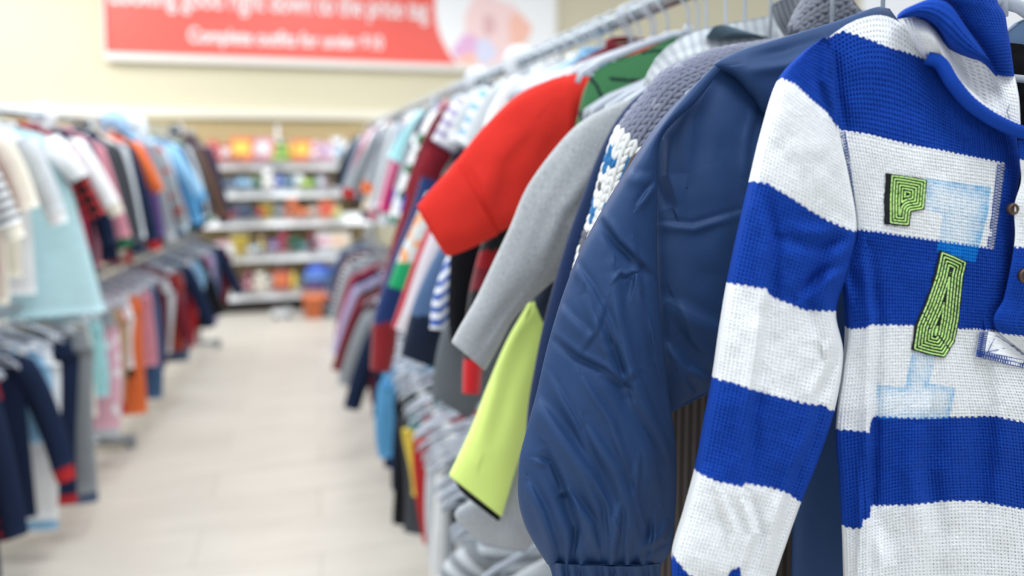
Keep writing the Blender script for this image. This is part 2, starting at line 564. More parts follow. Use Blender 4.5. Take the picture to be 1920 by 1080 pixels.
def garment(kind, rail, ang, Y, aisle, mats, label, cat, name, group, seed=0, L=.42, slen=.36, splay=.13,
            w=.15, th=.022, yaw=0, hang=True, hlab=None, hgroup=None, root_only=False, sleeves=True, drop=0):
    """aisle = -1 where the aisle lies towards -x (right rack), +1 for the left rack."""
    r = random.Random(seed)
    p = rail(Y)
    rz = ang + (PI if aisle < 0 else 0) + yaw
    root = thing(name, label, cat, (p.x, p.y, p.z - drop), rz, group)
    N = 20
    m0 = mats[0]
    if kind == 'trousers':
        z, a, b_ = lerp_prof([(.118, w*.72, .012), (.15, w*.76, .02), (.2, w*.8, .026)], 6)
        P, UV = ring_tube([(0, 0, -q) for q in z], a, b_, N, seed, .05)
        grid_obj('waistband', P, mats[1] if len(mats) > 1 else m0, root, UV)
        for s in (-1, 1):
            zz = np.linspace(.19, L, 12)
            t = (zz-.19)/(L-.19)
            cx = s*(w*.40 + .012*t) + .012*np.sin(3*t+seed)
            P, UV = ring_tube(np.stack([cx, .005*np.sin(4*t+seed+s), -zz], -1), w*.43-.02*t, .028-.008*t, N, seed+s, .18)
            grid_obj('leg', P, m0, root, UV)
            if len(mats) > 2:
                zz = np.linspace(L-.002, L+.035, 4)
                P, UV = ring_tube(np.stack([np.full(4, cx[-1]), np.full(4, .005*np.sin(4+seed+s)), -zz], -1), np.full(4, w*.43-.021), np.full(4, .022), N, seed, .05)
                grid_obj('cuff', P, mats[2], root, UV)
        # clips
        for s in (-1, 1):
            c = MB(); c.box((s*w*.5, 0, -.125), (.022, .036, .03)); c.obj('clip', M_WHITEPL, root, False)
    else:
        flare = {'dress': .15, 'coat': .02}.get(kind, .005)
        prof = [(.052, .042, .012), (.062, .06, .018), (.078, w*.62, .024), (.1, w*.88, th), (.125, w*1.0, th*1.1), (.2, w*.97, th*1.2),
                (.3, w*.96+flare*.4, th*1.1), (L, w+flare, th*.95 + flare*.2)]
        z, a, b_ = lerp_prof(prof, 22)
        P, UV = ring_tube([(0, 0, -q) for q in z], a, b_, 28, seed, .22 if kind == 'dress' else .16, 6)
        grid_obj('body', P, m0, root, UV)
        # collar band
        col = MB()
        pts = [(.046*math.cos(t), .02*math.sin(t), -.052-.012*math.sin(t)*(1 if aisle < 0 else -1)) for t in np.linspace(0, 2*PI, 14, endpoint=False)]
        col.tube(pts, .006, 6, closed=True)
        col.obj('collar', mats[1] if len(mats) > 1 else m0, root)
        if kind == 'hoodie':
            P, UV = ring_tube([(0, .012, -.02), (0, .02, -.045), (0, .028, -.08), (0, .034, -.13), (0, .03, -.17)],
                              [.03, .07, .085, .07, .02], [.012, .025, .03, .026, .01], 18, seed, .1)
            grid_obj('hood', P, m0, root, UV)
        if kind == 'coat':
            zz = MB(); zz.tube([(0, -th*1.32, -.1), (0, -th*1.35, -.2), (0, -th*1.2, -L+.01)], .003, 5)
            zz.tube([(0, th*1.32, -.1), (0, th*1.35, -.2), (0, th*1.2, -L+.01)], .003, 5)
            zz.obj('zip', mats[-1], root)
        if sleeves:
            sm = mats[2] if len(mats) > 2 else m0
            for s in (-1, 1):
                n = 12
                t = np.linspace(0, 1, n)
                sp = splay*(.8+.5*r.random())*(1 if s > 0 else .7)
                ln = slen*(.92+.16*r.random())
                bend = r.uniform(-.03, .03)
                x = s*(w*.8 + sp*(t**.8)); zc = -.118 - ln*t**1.08
                y = bend*np.sin(PI*t*.9) - .012*(1 if s > 0 else -1)*t
                ra = .05-.014*t; rb = .034-.008*t
                ra[0] = .03; 
                P, UV = ring_tube(np.stack([x, y, zc], -1), ra, rb, 16, seed+s*3, .16, 4)
                so = grid_obj('sleeve', P, sm, root, UV)
                if len(mats) > 3:
                    d = np.array([x[-1]-x[-2], y[-1]-y[-2], zc[-1]-zc[-2]]); d /= np.linalg.norm(d)
                    cc = np.array([x[-1], y[-1], zc[-1]])[None] + d[None]*np.linspace(-.004, .045, 5)[:, None]
                    P, UV = ring_tube(cc, [.037, .034, .032, .031, .03], [.027, .024, .022, .021, .02], 16, seed, .05)
                    grid_obj('cuff', P, mats[3], so, UV)
    if hang:
        place_hanger((p.x, p.y, p.z), rz, hlab, hgroup)
    return root


def gbody(root, Y, w, L, mat, seed=0, xoff=.0, th=.02, top=.07, rail=RU, name='body'):
    """Hanging torso of a foreground garment, centred on the rail (world space)."""
    p = rail(Y)
    prof = [(top, .045, .012), (top+.02, w*.6, .024), (top+.045, w*.9, th), (top+.09, w, th*1.1), (.3, w, th*1.1), (L, w*1.03, th)]
    z, a, b_ = lerp_prof(prof, 24)
    P, UV = ring_tube([(0, 0, -q) for q in z], a, b_, 36, seed, .12, 6)
    P = P + np.array([p.x+xoff, p.y, p.z])
    return grid_obj(name, P, mat, root, UV)
LK = 0.74; WK = 0.80

# ================================================================== FOREGROUND GARMENTS (right rack, upper rail)
BLUE = (24, 66, 160); WHITE = (236, 239, 241)
G_TOP = None

# ---------------------------------------------- blue and white striped hoodie
YH = .555
hoodie = wthing('striped_hoodie', 'blue and white striped waffle-knit hooded top with green embroidered figures, nearest garment', 'hoodie',
               tuple(RU(YH)))
M_KNIT = vcol_mat('waffle_knit', .95, .08, 0, .5, 2500, .0003)
b1 = [(1440,135),(1465,147),(1490,157),(1520,185),(1550,210),(1568,236)]
b2 = [(1400,338),(1410,340),(1440,344),(1460,357),(1490,375),(1520,395),(1550,412),(1585,428),(1620,440)]
b3 = [(1360,530),(1437,542),(1445,555),(1480,570),(1510,582),(1590,585)]
b4 = [(1330,707),(1376,718),(1415,732),(1467,746),(1517,758),(1548,760),(1552,767),(1570,774)]
b5 = [(1300,882),(1341,902),(1393,913),(1399,906),(1446,915),(1478,925),(1502,943),(1520,950)]
b6 = [(1255,1033),(1263,1043),(1275,1059),(1290,1076),(1310,1086),(1360,1090),(1366,1076),(1376,1066),(1388,1064),(1389,1078),(1400,1090),(1480,1100)]


def sleeve_col(px, py, U, V):
    return band_color(px, py, [b1, b2, b3, b4, b5, b6], [BLUE, WHITE, BLUE, WHITE, BLUE, WHITE, BLUE], 1.2, U, .0056)


def sleeve_disp(px, py):
    d = .004*vnoise(px, py, 70, 1) + .002*vnoise(px, py, 28, 2)
    d = d + crease(px, py, [(1428,352),(1444,450),(1440,560),(1418,700),(1404,800),(1396,930)], 16, .006)
    d = d + crease(px, py, [(1600,430),(1560,470),(1530,560),(1540,640)], 22, -.007)
    d = d + crease(px, py, [(1600,440),(1545,450),(1480,440)], 18, .004)
    d = d + crease(px, py, [(1500,560),(1545,520),(1585,500)], 14, .005)
    d = d + crease(px, py, [(1530,800),(1490,880),(1455,1000),(1440,1080)], 14, .005)
    d = d + crease(px, py, [(1400,930),(1420,1000),(1395,1080)], 12, .005)
    d = d + crease(px, py, [(1345,930),(1370,1000),(1365,1075)], 12, -.003)
    d = d + crease(px, py, [(1550,90),(1540,150),(1562,220)], 14, -.004)
    d = d + crease(px, py, [(1575,600),(1560,680),(1530,740),(1510,860)], 13, .004)
    return d


srows = [((1545,70),(1556,78)), ((1505,100),(1564,125)), ((1465,147),(1572,235)), ((1436,240),(1592,330)), ((1410,340),(1607,428)),
         ((1388,435),(1592,505)), ((1368,532),(1568,584)), ((1352,620),(1581,665)), ((1339,709),(1565,770)), ((1323,797),(1534,865)),
         ((1307,886),(1502,943)), ((1285,965),(1476,1015)), ((1262,1043),(1452,1088)), ((1262,1110),(1440,1150)), ((1262,1190),(1425,1215))]
net('sleeve', ladder(srows, 0, -.002), YH-.004, [.004,.014,.024,.03,.03,.03,.03,.03,.03,.03,.03,.028,.026,.02,.02], M_KNIT, hoodie,
    nuf=150, nub=20, nv=720, disp=sleeve_disp, color=sleeve_col, cell=.0030, amp=.0013, uniform=.75)

# body: left front panel
cB = [(1550,72),(1580,58),(1620,70),(1665,88),(1705,100),(1740,113),(1790,112),(1850,60),(1960,40)]
s1 = [(1560,238),(1572,243),(1632,252),(1700,270),(1765,282),(1820,293),(1885,306),(1960,318)]
s2 = [(1590,426),(1603,430),(1655,436),(1710,445),(1765,452),(1810,459),(1862,467),(1960,478)]
s3 = [(1560,622),(1590,617),(1627,615),(1630,609),(1712,610),(1790,617),(1835,617),(1920,627),(1980,632)]
s4 = [(1550,800),(1567,805),(1630,810),(1632,795),(1638,780),(1725,785),(1780,782),(1865,780),(1920,792),(1980,800)]
s5 = [(1560,982),(1577,985),(1600,992),(1617,990),(1618,975),(1631,972),(1633,948),(1715,947),(1765,940),(1830,939),(1920,955),(1980,960)]
s6 = [(1560,1150),(1980,1130)]
SEVEN = [(1736,334),(1857,350),(1853,400),(1838,455),(1829,492),(1756,474),(1768,403),(1736,394)]
SERIF = [(1645,722),(1697,726),(1712,650),(1757,660),(1742,719),(1792,727),(1780,785),(1645,785)]
RIM_L = [(1885,300),(1880,340),(1874,390),(1868,430),(1862,467),(1858,520),(1848,570),(1838,620),(1830,668)]


def body_col(px, py, U, V):
    c = band_color(px, py, [cB, s1, s2, s3, s4, s5, s6], [WHITE, BLUE, WHITE, BLUE, WHITE, BLUE, WHITE, BLUE], 1.2, U, .0056)
    # placket border stays blue through the white stripe
    xl = np.interp(py, [300, 467, 560, 618], [1886, 1864, 1852, 1838])
    k = (px > xl) & (py > 240) & (py < 618)
    c[k] = lin(BLUE)
    # worn pale-blue printed figures
    st = .5+.5*np.sin(py*2*PI/9.0 + .6*np.sin(px*.2))
    for poly, wd in ((SEVEN, 14), (SERIF, 12)):
        sd = poly_sdf(px, py, poly)
        a = np.where(sd > 0, np.clip(.22 + .7*np.exp(-(sd/wd)**1.5)*(.6+1.2*vnoise(px, py, 40, 8)+.3), 0, 1), 0)*(.7+.3*st)
        if poly is SEVEN:
            a = np.where(sd > 0, np.clip(a + .25*np.clip((px-1770)/80, 0, 1), 0, 1), 0)
        a = np.clip(a*(.8+.6*vnoise(px, py, 8, 4)), 0, 1)
        onblue = (c[..., 0] < .2)
        ink = np.where(onblue[..., None], lin((20, 125, 214)), lin((150, 198, 232)))
        am = np.where(onblue, np.where(sd > 0, .85, 0), a)
        c = c*(1-am[..., None]) + ink*am[..., None]
    return c


def body_disp(px, py):
    d = .005*vnoise(px, py, 110, 11) + .002*vnoise(px, py, 40, 12)
    d = d + crease(px, py, [(1626,470),(1640,600),(1634,780),(1630,990),(1628,1200)], 13, .006)
    d = d + crease(px, py, [(1616,860),(1617,980),(1612,1100)], 7, .003)
    d = d + crease(px, py, [(1550,90),(1560,170),(1580,260)], 14, .005)
    d = d + crease(px, py, [(1740,790),(1725,880),(1745,1000),(1740,1200)], 26, .007)
    d = d + crease(px, py, [(1800,500),(1790,640),(1810,780),(1800,1000)], 24, .003)
    d = d + crease(px, py, [(1850,640),(1870,760),(1860,900),(1850,1150)], 26, -.006)
    d = d + crease(px, py, [(1745,118),(1785,170),(1850,230),(1900,255)], 16, .003, 'ridge')
    d = d + crease(px, py, [(1600,440),(1580,500),(1600,560)], 14, .004)
    d = d + crease(px, py, [(1640,960),(1670,1060),(1650,1200)], 22, .005)
    return d


BK = {}
brows = [
    [(1550,72),(1610,36),(1662,30),(1712,62),(1745,114),(1790,172),(1845,222),(1905,250)],
    [(1556,130),(1612,105),(1665,105),(1715,130),(1755,165),(1800,205),(1850,245),(1908,272)],
    [(1571,243),(1622,250),(1670,262),(1715,272),(1760,281),(1808,291),(1855,300),(1914,312)],
    [(1590,330),(1635,338),(1680,346),(1725,355),(1768,363),(1812,371),(1855,378),(1904,388)],
    [(1605,428),(1645,434),(1688,441),(1730,447),(1772,453),(1815,459),(1855,465),(1902,472)],
    [(1582,515),(1630,520),(1680,525),(1725,530),(1770,535),(1815,540),(1855,544),(1898,548)],
    [(1590,617),(1630,613),(1680,609),(1725,610),(1770,613),(1815,617),(1850,620),(1888,624)],
    [(1580,700),(1632,696),(1680,694),(1730,694),(1780,695),(1830,698),(1885,702),(1950,708)],
    [(1567,805),(1625,795),(1680,785),(1735,783),(1790,782),(1850,782),(1915,788),(1990,796)],
    [(1573,900),(1628,886),(1680,875),(1735,871),(1795,869),(1860,870),(1925,878),(2000,884)],
    [(1578,988),(1632,968),(1680,955),(1740,947),(1800,942),(1865,944),(1930,956),(2000,962)],
    [(1582,1070),(1632,1060),(1685,1050),(1745,1046),(1805,1044),(1870,1046),(1940,1052),(2010,1056)],
    [(1585,1170),(1635,1164),(1690,1160),(1750,1156),(1810,1156),(1875,1158),(1945,1162),(2020,1166)],
    [(1588,1270),(1640,1264),(1695,1260),(1755,1256),(1815,1256),(1880,1258),(1950,1262),(2020,1266)]]
net('body', brows, YH, [.004,.012,.02,.024,.026,.028,.03,.03,.03,.03,.03,.03,.03,.03], M_KNIT, hoodie,
    nuf=260, nub=20, nv=860, disp=body_disp, color=body_col, cell=.0030, amp=.0013, uniform=.85, keep=BK)

# the other half of the front, lapping over at the placket
fl = [(1908,262),(1912,304),(1914,341),(1902,386),(1903,443),(1896,492),(1882,557),(1866,614)]
s1r = [(1890,298),(2400,330)]; s2r = [(1890,463),(2400,480)]; s3r = [(1850,622),(1930,632),(2400,640)]
s4r = [(1850,786),(2400,800)]; s5r = [(1850,950),(2400,960)]
def right_col(px, py, U, V):
    c = band_color(px, py, [s1r, s2r, s3r, s4r, s5r, [(1800,1132),(2400,1130)]], [BLUE, WHITE, BLUE, WHITE, BLUE, WHITE, BLUE], 1.2, U, .0056)
    return c
rrows = []
for (x, y) in fl:
    rrows.append([(x, y, .024), (x+60, y+6, .024), (x+150, y+12, .018), (x+290, y+10, .004), (x+450, y-10, -.01)])
for y, x in ((700,1960), (800,1965), (960,1975), (1160,1985), (1270,1990)):
    rrows.append([(x, y, .004), (x+60, y+4, .010), (x+130, y+8, .004), (x+230, y+8, 0), (x+360, y, -.01)])
net('front_flap', rrows, YH, [.004,.006,.006,.006,.006,.006,.006,.006,.014,.018,.018,.018,.018], M_KNIT, hoodie,
    nuf=120, nub=12, nv=560, disp=lambda x, y: .004*vnoise(x, y, 90, 21), color=right_col, cell=.0030, amp=.001, uniform=.8)

# far sleeve (beyond the picture's right edge)
net('sleeve', ladder([((2210,90),(2260,130)), ((2250,180),(2380,300)), ((2300,420),(2440,500)), ((2330,700),(2470,740)), ((2360,980),(2480,1000))]),
    YH, .02, M_KNIT, hoodie, nuf=40, nub=12, nv=80, color=lambda px, py, U, V: lin(np.array([BLUE, WHITE]))[(np.floor(V/.085).astype(int)) % 2])

BPX = BK['px'][::6, ::3].ravel(); BPY = BK['py'][::6, ::3].ravel(); BYY = BK['Y'][::6, ::3].ravel()


def bdepth(x, y):
    x = np.atleast_1d(np.asarray(x, float)); y = np.atleast_1d(np.asarray(y, float))
    out = np.empty(len(x))
    for i in range(0, len(x), 400):
        d2 = (BPX[None]-x[i:i+400, None])**2 + (BPY[None]-y[i:i+400, None])**2
        k = np.argpartition(d2, 6, axis=1)[:, :6]
        w = 1/(np.take_along_axis(d2, k, 1)+1)
        out[i:i+400] = (BYY[k]*w).sum(1)/w.sum(1)
    return out


def on_body(pts, lift):
    a = np.array(pts, float)
    return unproj(a[:, 0], a[:, 1], bdepth(a[:, 0], a[:, 1])-lift)


M_BLACKTH = plain_mat('black_thread', (26, 30, 34), .8, .2, 0, .3, .5, nscale=1500)
M_GREENTH = plain_mat('lime_thread', (196, 240, 146), .6, .3, 0, .15, 0, nscale=900)
M_BLUETH = plain_mat('blue_thread', (38, 72, 150), .7, .2)
FIG_A = [(1661,325),(1700,330),(1738,337),(1736,360),(1733,393),(1708,397),(1705,424),(1682,423),(1658,420),(1658,370)]
FIG_B = [(1762,469),(1790,480),(1813,491),(1806,520),(1802,560),(1798,600),(1790,640),(1771,671),(1740,665),(1709,656),(1716,610),(1735,565),(1752,515)]


def embroidery(poly, lift, gaps, inner_off, offx):
    # dark backing, filled inside the outline
    xs = [p[0] for p in poly]; ys = [p[1] for p in poly]
    bd = []
    n = len(poly)
    for i in range(n):
        a, b = poly[i], poly[(i+1) % n]
        k = max(1, int(math.hypot(b[0]-a[0], b[1]-a[1])/5))
        for j in range(k):
            bd.append((a[0]+(b[0]-a[0])*j/k + random.uniform(-.8, .8), a[1]+(b[1]-a[1])*j/k + random.uniform(-.8, .8)))
    gx, gy = np.meshgrid(np.arange(min(xs), max(xs), 5.0), np.arange(min(ys), max(ys), 5.0))
    sd = poly_sdf(gx, gy, poly)
    inn = [(float(a), float(b)) for a, b in zip(gx[sd > 3], gy[sd > 3])]
    pts = bd + inn
    nb = len(bd)
    r = geometry.delaunay_2d_cdt([Vector(p) for p in pts], [(i, (i+1) % nb) for i in range(nb)], [], 1, 1e-4)
    vv = [(v.x, v.y) for v in r[0]]
    P = on_body(vv, lift)
    m = MB(); m.add(P, [tuple(f)[::-1] for f in r[2]])
    o = m.obj('embroidered_figure', M_BLACKTH, hoodie)
    sol = o.modifiers.new('thickness', 'SOLIDIFY'); sol.thickness = .0006; sol.offset = 0
    # lime rows of stitching along the inset outlines
    st = 1.0
    gx, gy = np.meshgrid(np.arange(min(xs)-2, max(xs)+2, st), np.arange(min(ys)-2, max(ys)+2, st))
    S = poly_sdf(gx, gy, poly)
    # shift so that the left margin stays dark
    S = np.minimum(S, poly_sdf(gx-offx, gy, poly))
    segs = []
    lv = gaps[0]; li = 0
    while lv < S.max()-.6:
        for i in range(S.shape[0]-1):
            row = S[i:i+2]
            mn = np.minimum(row[0, :-1], np.minimum(row[0, 1:], np.minimum(row[1, :-1], row[1, 1:])))
            mx = np.maximum(row[0, :-1], np.maximum(row[0, 1:], np.maximum(row[1, :-1], row[1, 1:])))
            for j in np.where((mn < lv) & (mx >= lv))[0]:
                c = [(0, 0), (0, 1), (1, 1), (1, 0)]
                cr_ = []
                for q in range(4):
                    a = c[q]; b = c[(q+1) % 4]
                    va = S[i+a[0], j+a[1]]; vb = S[i+b[0], j+b[1]]
                    if (va < lv) != (vb < lv):
                        f = (lv-va)/(vb-va)
                        cr_.append((gx[0, 0]+st*(j+a[1]+(b[1]-a[1])*f), gy[0, 0]+st*(i+a[0]+(b[0]-a[0])*f)))
                for q in range(0, len(cr_)-1, 2):
                    mxp = ((cr_[q][0]+cr_[q+1][0])/2, (cr_[q][1]+cr_[q+1][1])/2)
                    if math.fmod(mxp[0]*.9+mxp[1]*1.1+li*37, 9.5) > 1.7: segs.append((cr_[q], cr_[q+1]))
        lv += gaps[1]; li += 1
    if segs:
        A = on_body([s[0] for s in segs], lift+.0008); B = on_body([s[1] for s in segs], lift+.0008)
        t = MB()
        for a, b in zip(A, B):
            a = Vector(a); b = Vector(b); d = (b-a)*.35
            t.tube([a-d, b+d], .00058, 5, caps=False)
        t.obj('stitching', M_GREENTH, o)
    return o


embroidery(FIG_A, .0012, (3.2, 5.2), 0, 9)
embroidery(FIG_B, .0012, (3.0, 5.6), 0, 3)


def seam_stitch(path, width, name='seam_stitching', lift=.0006, r=.0003, step=5.5, parent=None):
    """Overlock ladder of thread along a path on the body."""
    P = np.array(path, float)
    L = np.concatenate([[0], np.cumsum(np.hypot(*np.diff(P, axis=0).T))])
    n = int(L[-1]/step)
    q = np.linspace(0, L[-1], n*4+1)
    x = np.interp(q, L, P[:, 0]); y = np.interp(q, L, P[:, 1])
    tx = np.gradient(x); ty = np.gradient(y); k = np.hypot(tx, ty); nx, ny = -ty/k, tx/k
    ph = q/step*2*PI
    m = MB()
    for s in (-1, 1):
        o_ = s*width*.5 + 1.3*np.sin(ph+s)
        pts = on_body(np.stack([x+nx*o_, y+ny*o_], -1), lift)
        m.tube(pts, r, 5)
    for i in range(n):
        a = i*4; b = min(len(q)-1, a+2)
        pts = np.stack([[x[a]-nx[a]*width*.5, y[a]-ny[a]*width*.5], [x[b]+nx[b]*width*.5, y[b]+ny[b]*width*.5]])
        mid = pts.mean(0)
        m.tube(on_body([pts[0], mid, pts[1]], lift+.0002), r, 5)
        c = min(len(q)-1, a+4)
        pts2 = np.stack([pts[1], [x[c]-nx[c]*width*.5, y[c]-ny[c]*width*.5]])
        m.tube(on_body([pts2[0], pts2.mean(0), pts2[1]], lift+.0001), r*.8, 5)
    return m.obj(name, M_BLUETH, parent or hoodie)


seam_stitch([(1578,248),(1584,290),(1591,340),(1596,385),(1600,425)], 13)
seam_stitch([(1878,308),(1873,350),(1868,390),(1863,430),(1858,465)], 13)
# placket base: stitched box with a crossed centre, lapping over the left panel
PKC = [(1838,620),(1992,640),(1986,706),(1830,668)]
def pk_pt(s, t):
    x = (1-s)*(1-t)*PKC[0][0]+s*(1-t)*PKC[1][0]+s*t*PKC[2][0]+(1-s)*t*PKC[3][0]
    y = (1-s)*(1-t)*PKC[0][1]+s*(1-t)*PKC[1][1]+s*t*PKC[2][1]+(1-s)*t*PKC[3][1]
    return (x, y)
ns_, nt_ = 90, 40
pts = [pk_pt(i/(ns_-1), j/(nt_-1)) for j in range(nt_) for i in range(ns_)]
G = on_body(pts, .0030).reshape(nt_, ns_, 3)
G[..., 1] += .0006*np.clip(np.cos(np.arange(ns_)*2*PI/5), 0, 1)[None]*np.clip(np.cos(np.arange(nt_)*2*PI/5), 0, 1)[:, None]
o = grid_obj('placket_base', G, M_KNIT, hoodie, None, np.broadcast_to(lin(WHITE), G.shape).copy(), closed=False)
sol = o.modifiers.new('thickness', 'SOLIDIFY'); sol.thickness = .0022; sol.offset = 0
m = MB()
def pline(st, r=.0003):
    m.tube(on_body([pk_pt(*q_) for q_ in st], .0050), r, 5)
for k in range(12):
    t = k/12.0
    pline([(0, t), (.09, t+.02)]); pline([(.09, t+.02), (0, t+.08)])
for k in range(34):
    s = k/34.0
    pline([(s, 1), (s+.005, .76)]); pline([(s+.005, .76), (s+.03, 1)])
for t in (1, .88, .76): pline([(k/20.0, t) for k in range(21)])
for s in (0, .045, .09): pline([(s, k/8.0) for k in range(9)])
pline([(.14+.5*k/6, .72-.62*k/6) for k in range(7)]); pline([(.2+.45*k/6, .1+.6*k/6) for k in range(7)]); pline([(.2, .02), (.13, .74)])
m.obj('placket_stitching', M_BLUETH, hoodie)
# buttons
M_BTN = plain_mat('bronze_button', (92, 74, 66), .35, .5, .6)
for (bx, by, r_, yy) in ((1899, 392, 12, .012), (1922, 517, 15, .026)):
    c = unproj(bx, by, YH-yy-.012)
    m = MB(); s_ = YH/F*r_*1.1
    m.lathe(c, [(s_*.55, .0012), (s_*.6, -.0012), (s_*.85, -.0022), (s_, -.001), (s_, .0018), (s_*.55, .0018)], 24, 'y')
    m.obj('button', M_BTN, hoodie)

# neck roll, hood
rp = [(1738,108),(1763,119),(1785,154),(1816,191),(1854,219),(1895,240),(1930,250),(1990,250)]
ry = [.020,.026,.030,.031,.030,.028,.027,.022]
P = cr(np.array([list(unproj(a[0], a[1], YH-o_)) for a, o_ in zip(rp, ry)]), np.linspace(0, 1, 110))
def roll_mesh(P, r, name, col, parent):
    nrm = []
    n = 20
    T = np.gradient(P, axis=0); T /= np.linalg.norm(T, axis=1)[:, None]
    up = np.array([0, -1, 0.0])
    a = np.cross(T, up); a /= np.linalg.norm(a, axis=1)[:, None]; b = np.cross(a, T)
    ph = np.linspace(0, 2*PI, n, endpoint=False)
    rr = r*(1+.10*np.sin(np.arange(len(P))*2.1)[:, None]*np.cos(ph*8)[None])
    G = P[:, None, :] + rr[..., None]*(np.cos(ph)[None, :, None]*a[:, None, :] + np.sin(ph)[None, :, None]*b[:, None, :])
    C = np.broadcast_to(lin(col), G.shape).copy()
    return grid_obj(name, G, M_KNIT, parent, None, C)
roll_mesh(P, .0052, 'neck_binding', BLUE, hoodie)


def hood_disp(px, py): return .003*vnoise(px, py, 40, 31)


net('hood', [[(1690,36),(1712,29),(1738,34),(1762,56),(1792,96),(1818,106),(1846,113),(1870,140),(1903,141)],
             [(1704,62,.004),(1722,60,.010),(1748,66,.012),(1774,96,.002),(1803,130,-.012),(1830,148,-.014),(1858,160,-.010),(1884,178,.004),(1911,185,.008)],
             [(1724,98,.004),(1742,100,.008),(1762,104,.010),(1786,136,.010),(1812,172,.004),(1840,196,.0),(1868,212,.004),(1892,224,.010),(1914,234,.010)],
             [(1738,112,.004),(1750,114,.006),(1768,118,.008),(1790,158,.010),(1820,190,.012),(1848,212,.012),(1876,228,.012),(1898,238,.012),(1918,242,.010)]],
    YH-.008, [.006,.01,.008,.004], M_KNIT, hoodie, nuf=110, nub=12, nv=80, disp=hood_disp,
    color=lambda px, py, U, V: np.broadcast_to(lin(WHITE), px.shape+(3,)).copy(), cell=.0030, amp=.001, uniform=.85)


def const_col(c): return lambda px, py, U, V: np.broadcast_to(lin(c), px.shape+(3,)).copy()


net('hood_brim', [[(1683,34),(1685,36)], [(1700,17),(1704,33)], [(1720,6),(1730,32)], [(1748,-2),(1757,52)], [(1782,8),(1780,84)], [(1808,45),(1806,101)],
                  [(1832,80),(1832,110)], [(1856,116),(1854,118)], [(1871,143),(1869,140)]],
    YH-.022, [.002,.01,.013,.016,.016,.014,.012,.006,.002], M_KNIT, hoodie, nuf=60, nub=10, nv=170, disp=hood_disp,
    color=const_col(BLUE), cell=.0030, amp=.001, uniform=.7)
net('hood_back', ladder([((1730,-110),(1840,-120)), ((1742,-60),(1862,-60)), ((1760,-10),(1870,0)), ((1782,10),(1884,26)), ((1806,45),(1889,52)), ((1843,94),(1895,88)), ((1866,138),(1902,143))]),
    YH-.010, [.01,.02,.022,.02,.018,.016,.01], M_KNIT, hoodie, nuf=90, nub=10, nv=200, disp=hood_disp,
    color=const_col(BLUE), cell=.0030, amp=.001, uniform=.7)
# fine shoulder seam and hood seam
m = MB()
for pts, o_ in (([(1722,64),(1732,90),(1742,113)], .02), ([(1893,196),(1888,210),(1893,222)], .03)):
    a = np.array(pts, float); m.tube(unproj(a[:, 0], a[:, 1], np.full(len(a), YH-o_)), .0003, 5)
m.obj('seam_stitching', M_BLUETH, hoodie)

# ---------------------------------------------- black fleece showing beyond the hood
YB = .625
blk = wthing('fleece_jacket', 'black fleece jacket just showing at the right edge beyond the striped hood', 'jacket', tuple(RU(YB)))
M_BLK = plain_mat('black_fleece', (14, 16, 20), .95, .1, 0, .2, .8, nscale=700)
net('shoulder', [[(1893,150),(1960,120),(2080,110),(2200,140)], [(1896,240),(1970,230),(2090,230),(2220,250)], [(1900,420),(1975,420),(2100,420),(2230,430)], [(1930,640),(2000,640),(2110,640),(2230,640)]],
    YB, [.008,.014,.016,.016], M_BLK, blk, nuf=40, nub=8, nv=50, disp=lambda x, y: .003*vnoise(x, y, 12, 35))
gbody(blk, YB+.01, .10, .5, M_BLK, 8, .06, .014, .14)

# ---------------------------------------------- navy nylon jacket
YJ = .70
NAVY = (36, 64, 106)
M_NYL = plain_mat('navy_nylon', NAVY, .6, .28, 0, .06, .15, nscale=500)
jacket = wthing('nylon_jacket', 'shiny navy nylon jacket with gathered cuff, behind the striped hooded top', 'jacket', tuple(RU(YJ)))


def crs(px, py, L):
    d = 0
    for pts, w, a, *k in L: d = d + crease(px, py, pts, w, a, k[0] if k else 'tent')
    return d


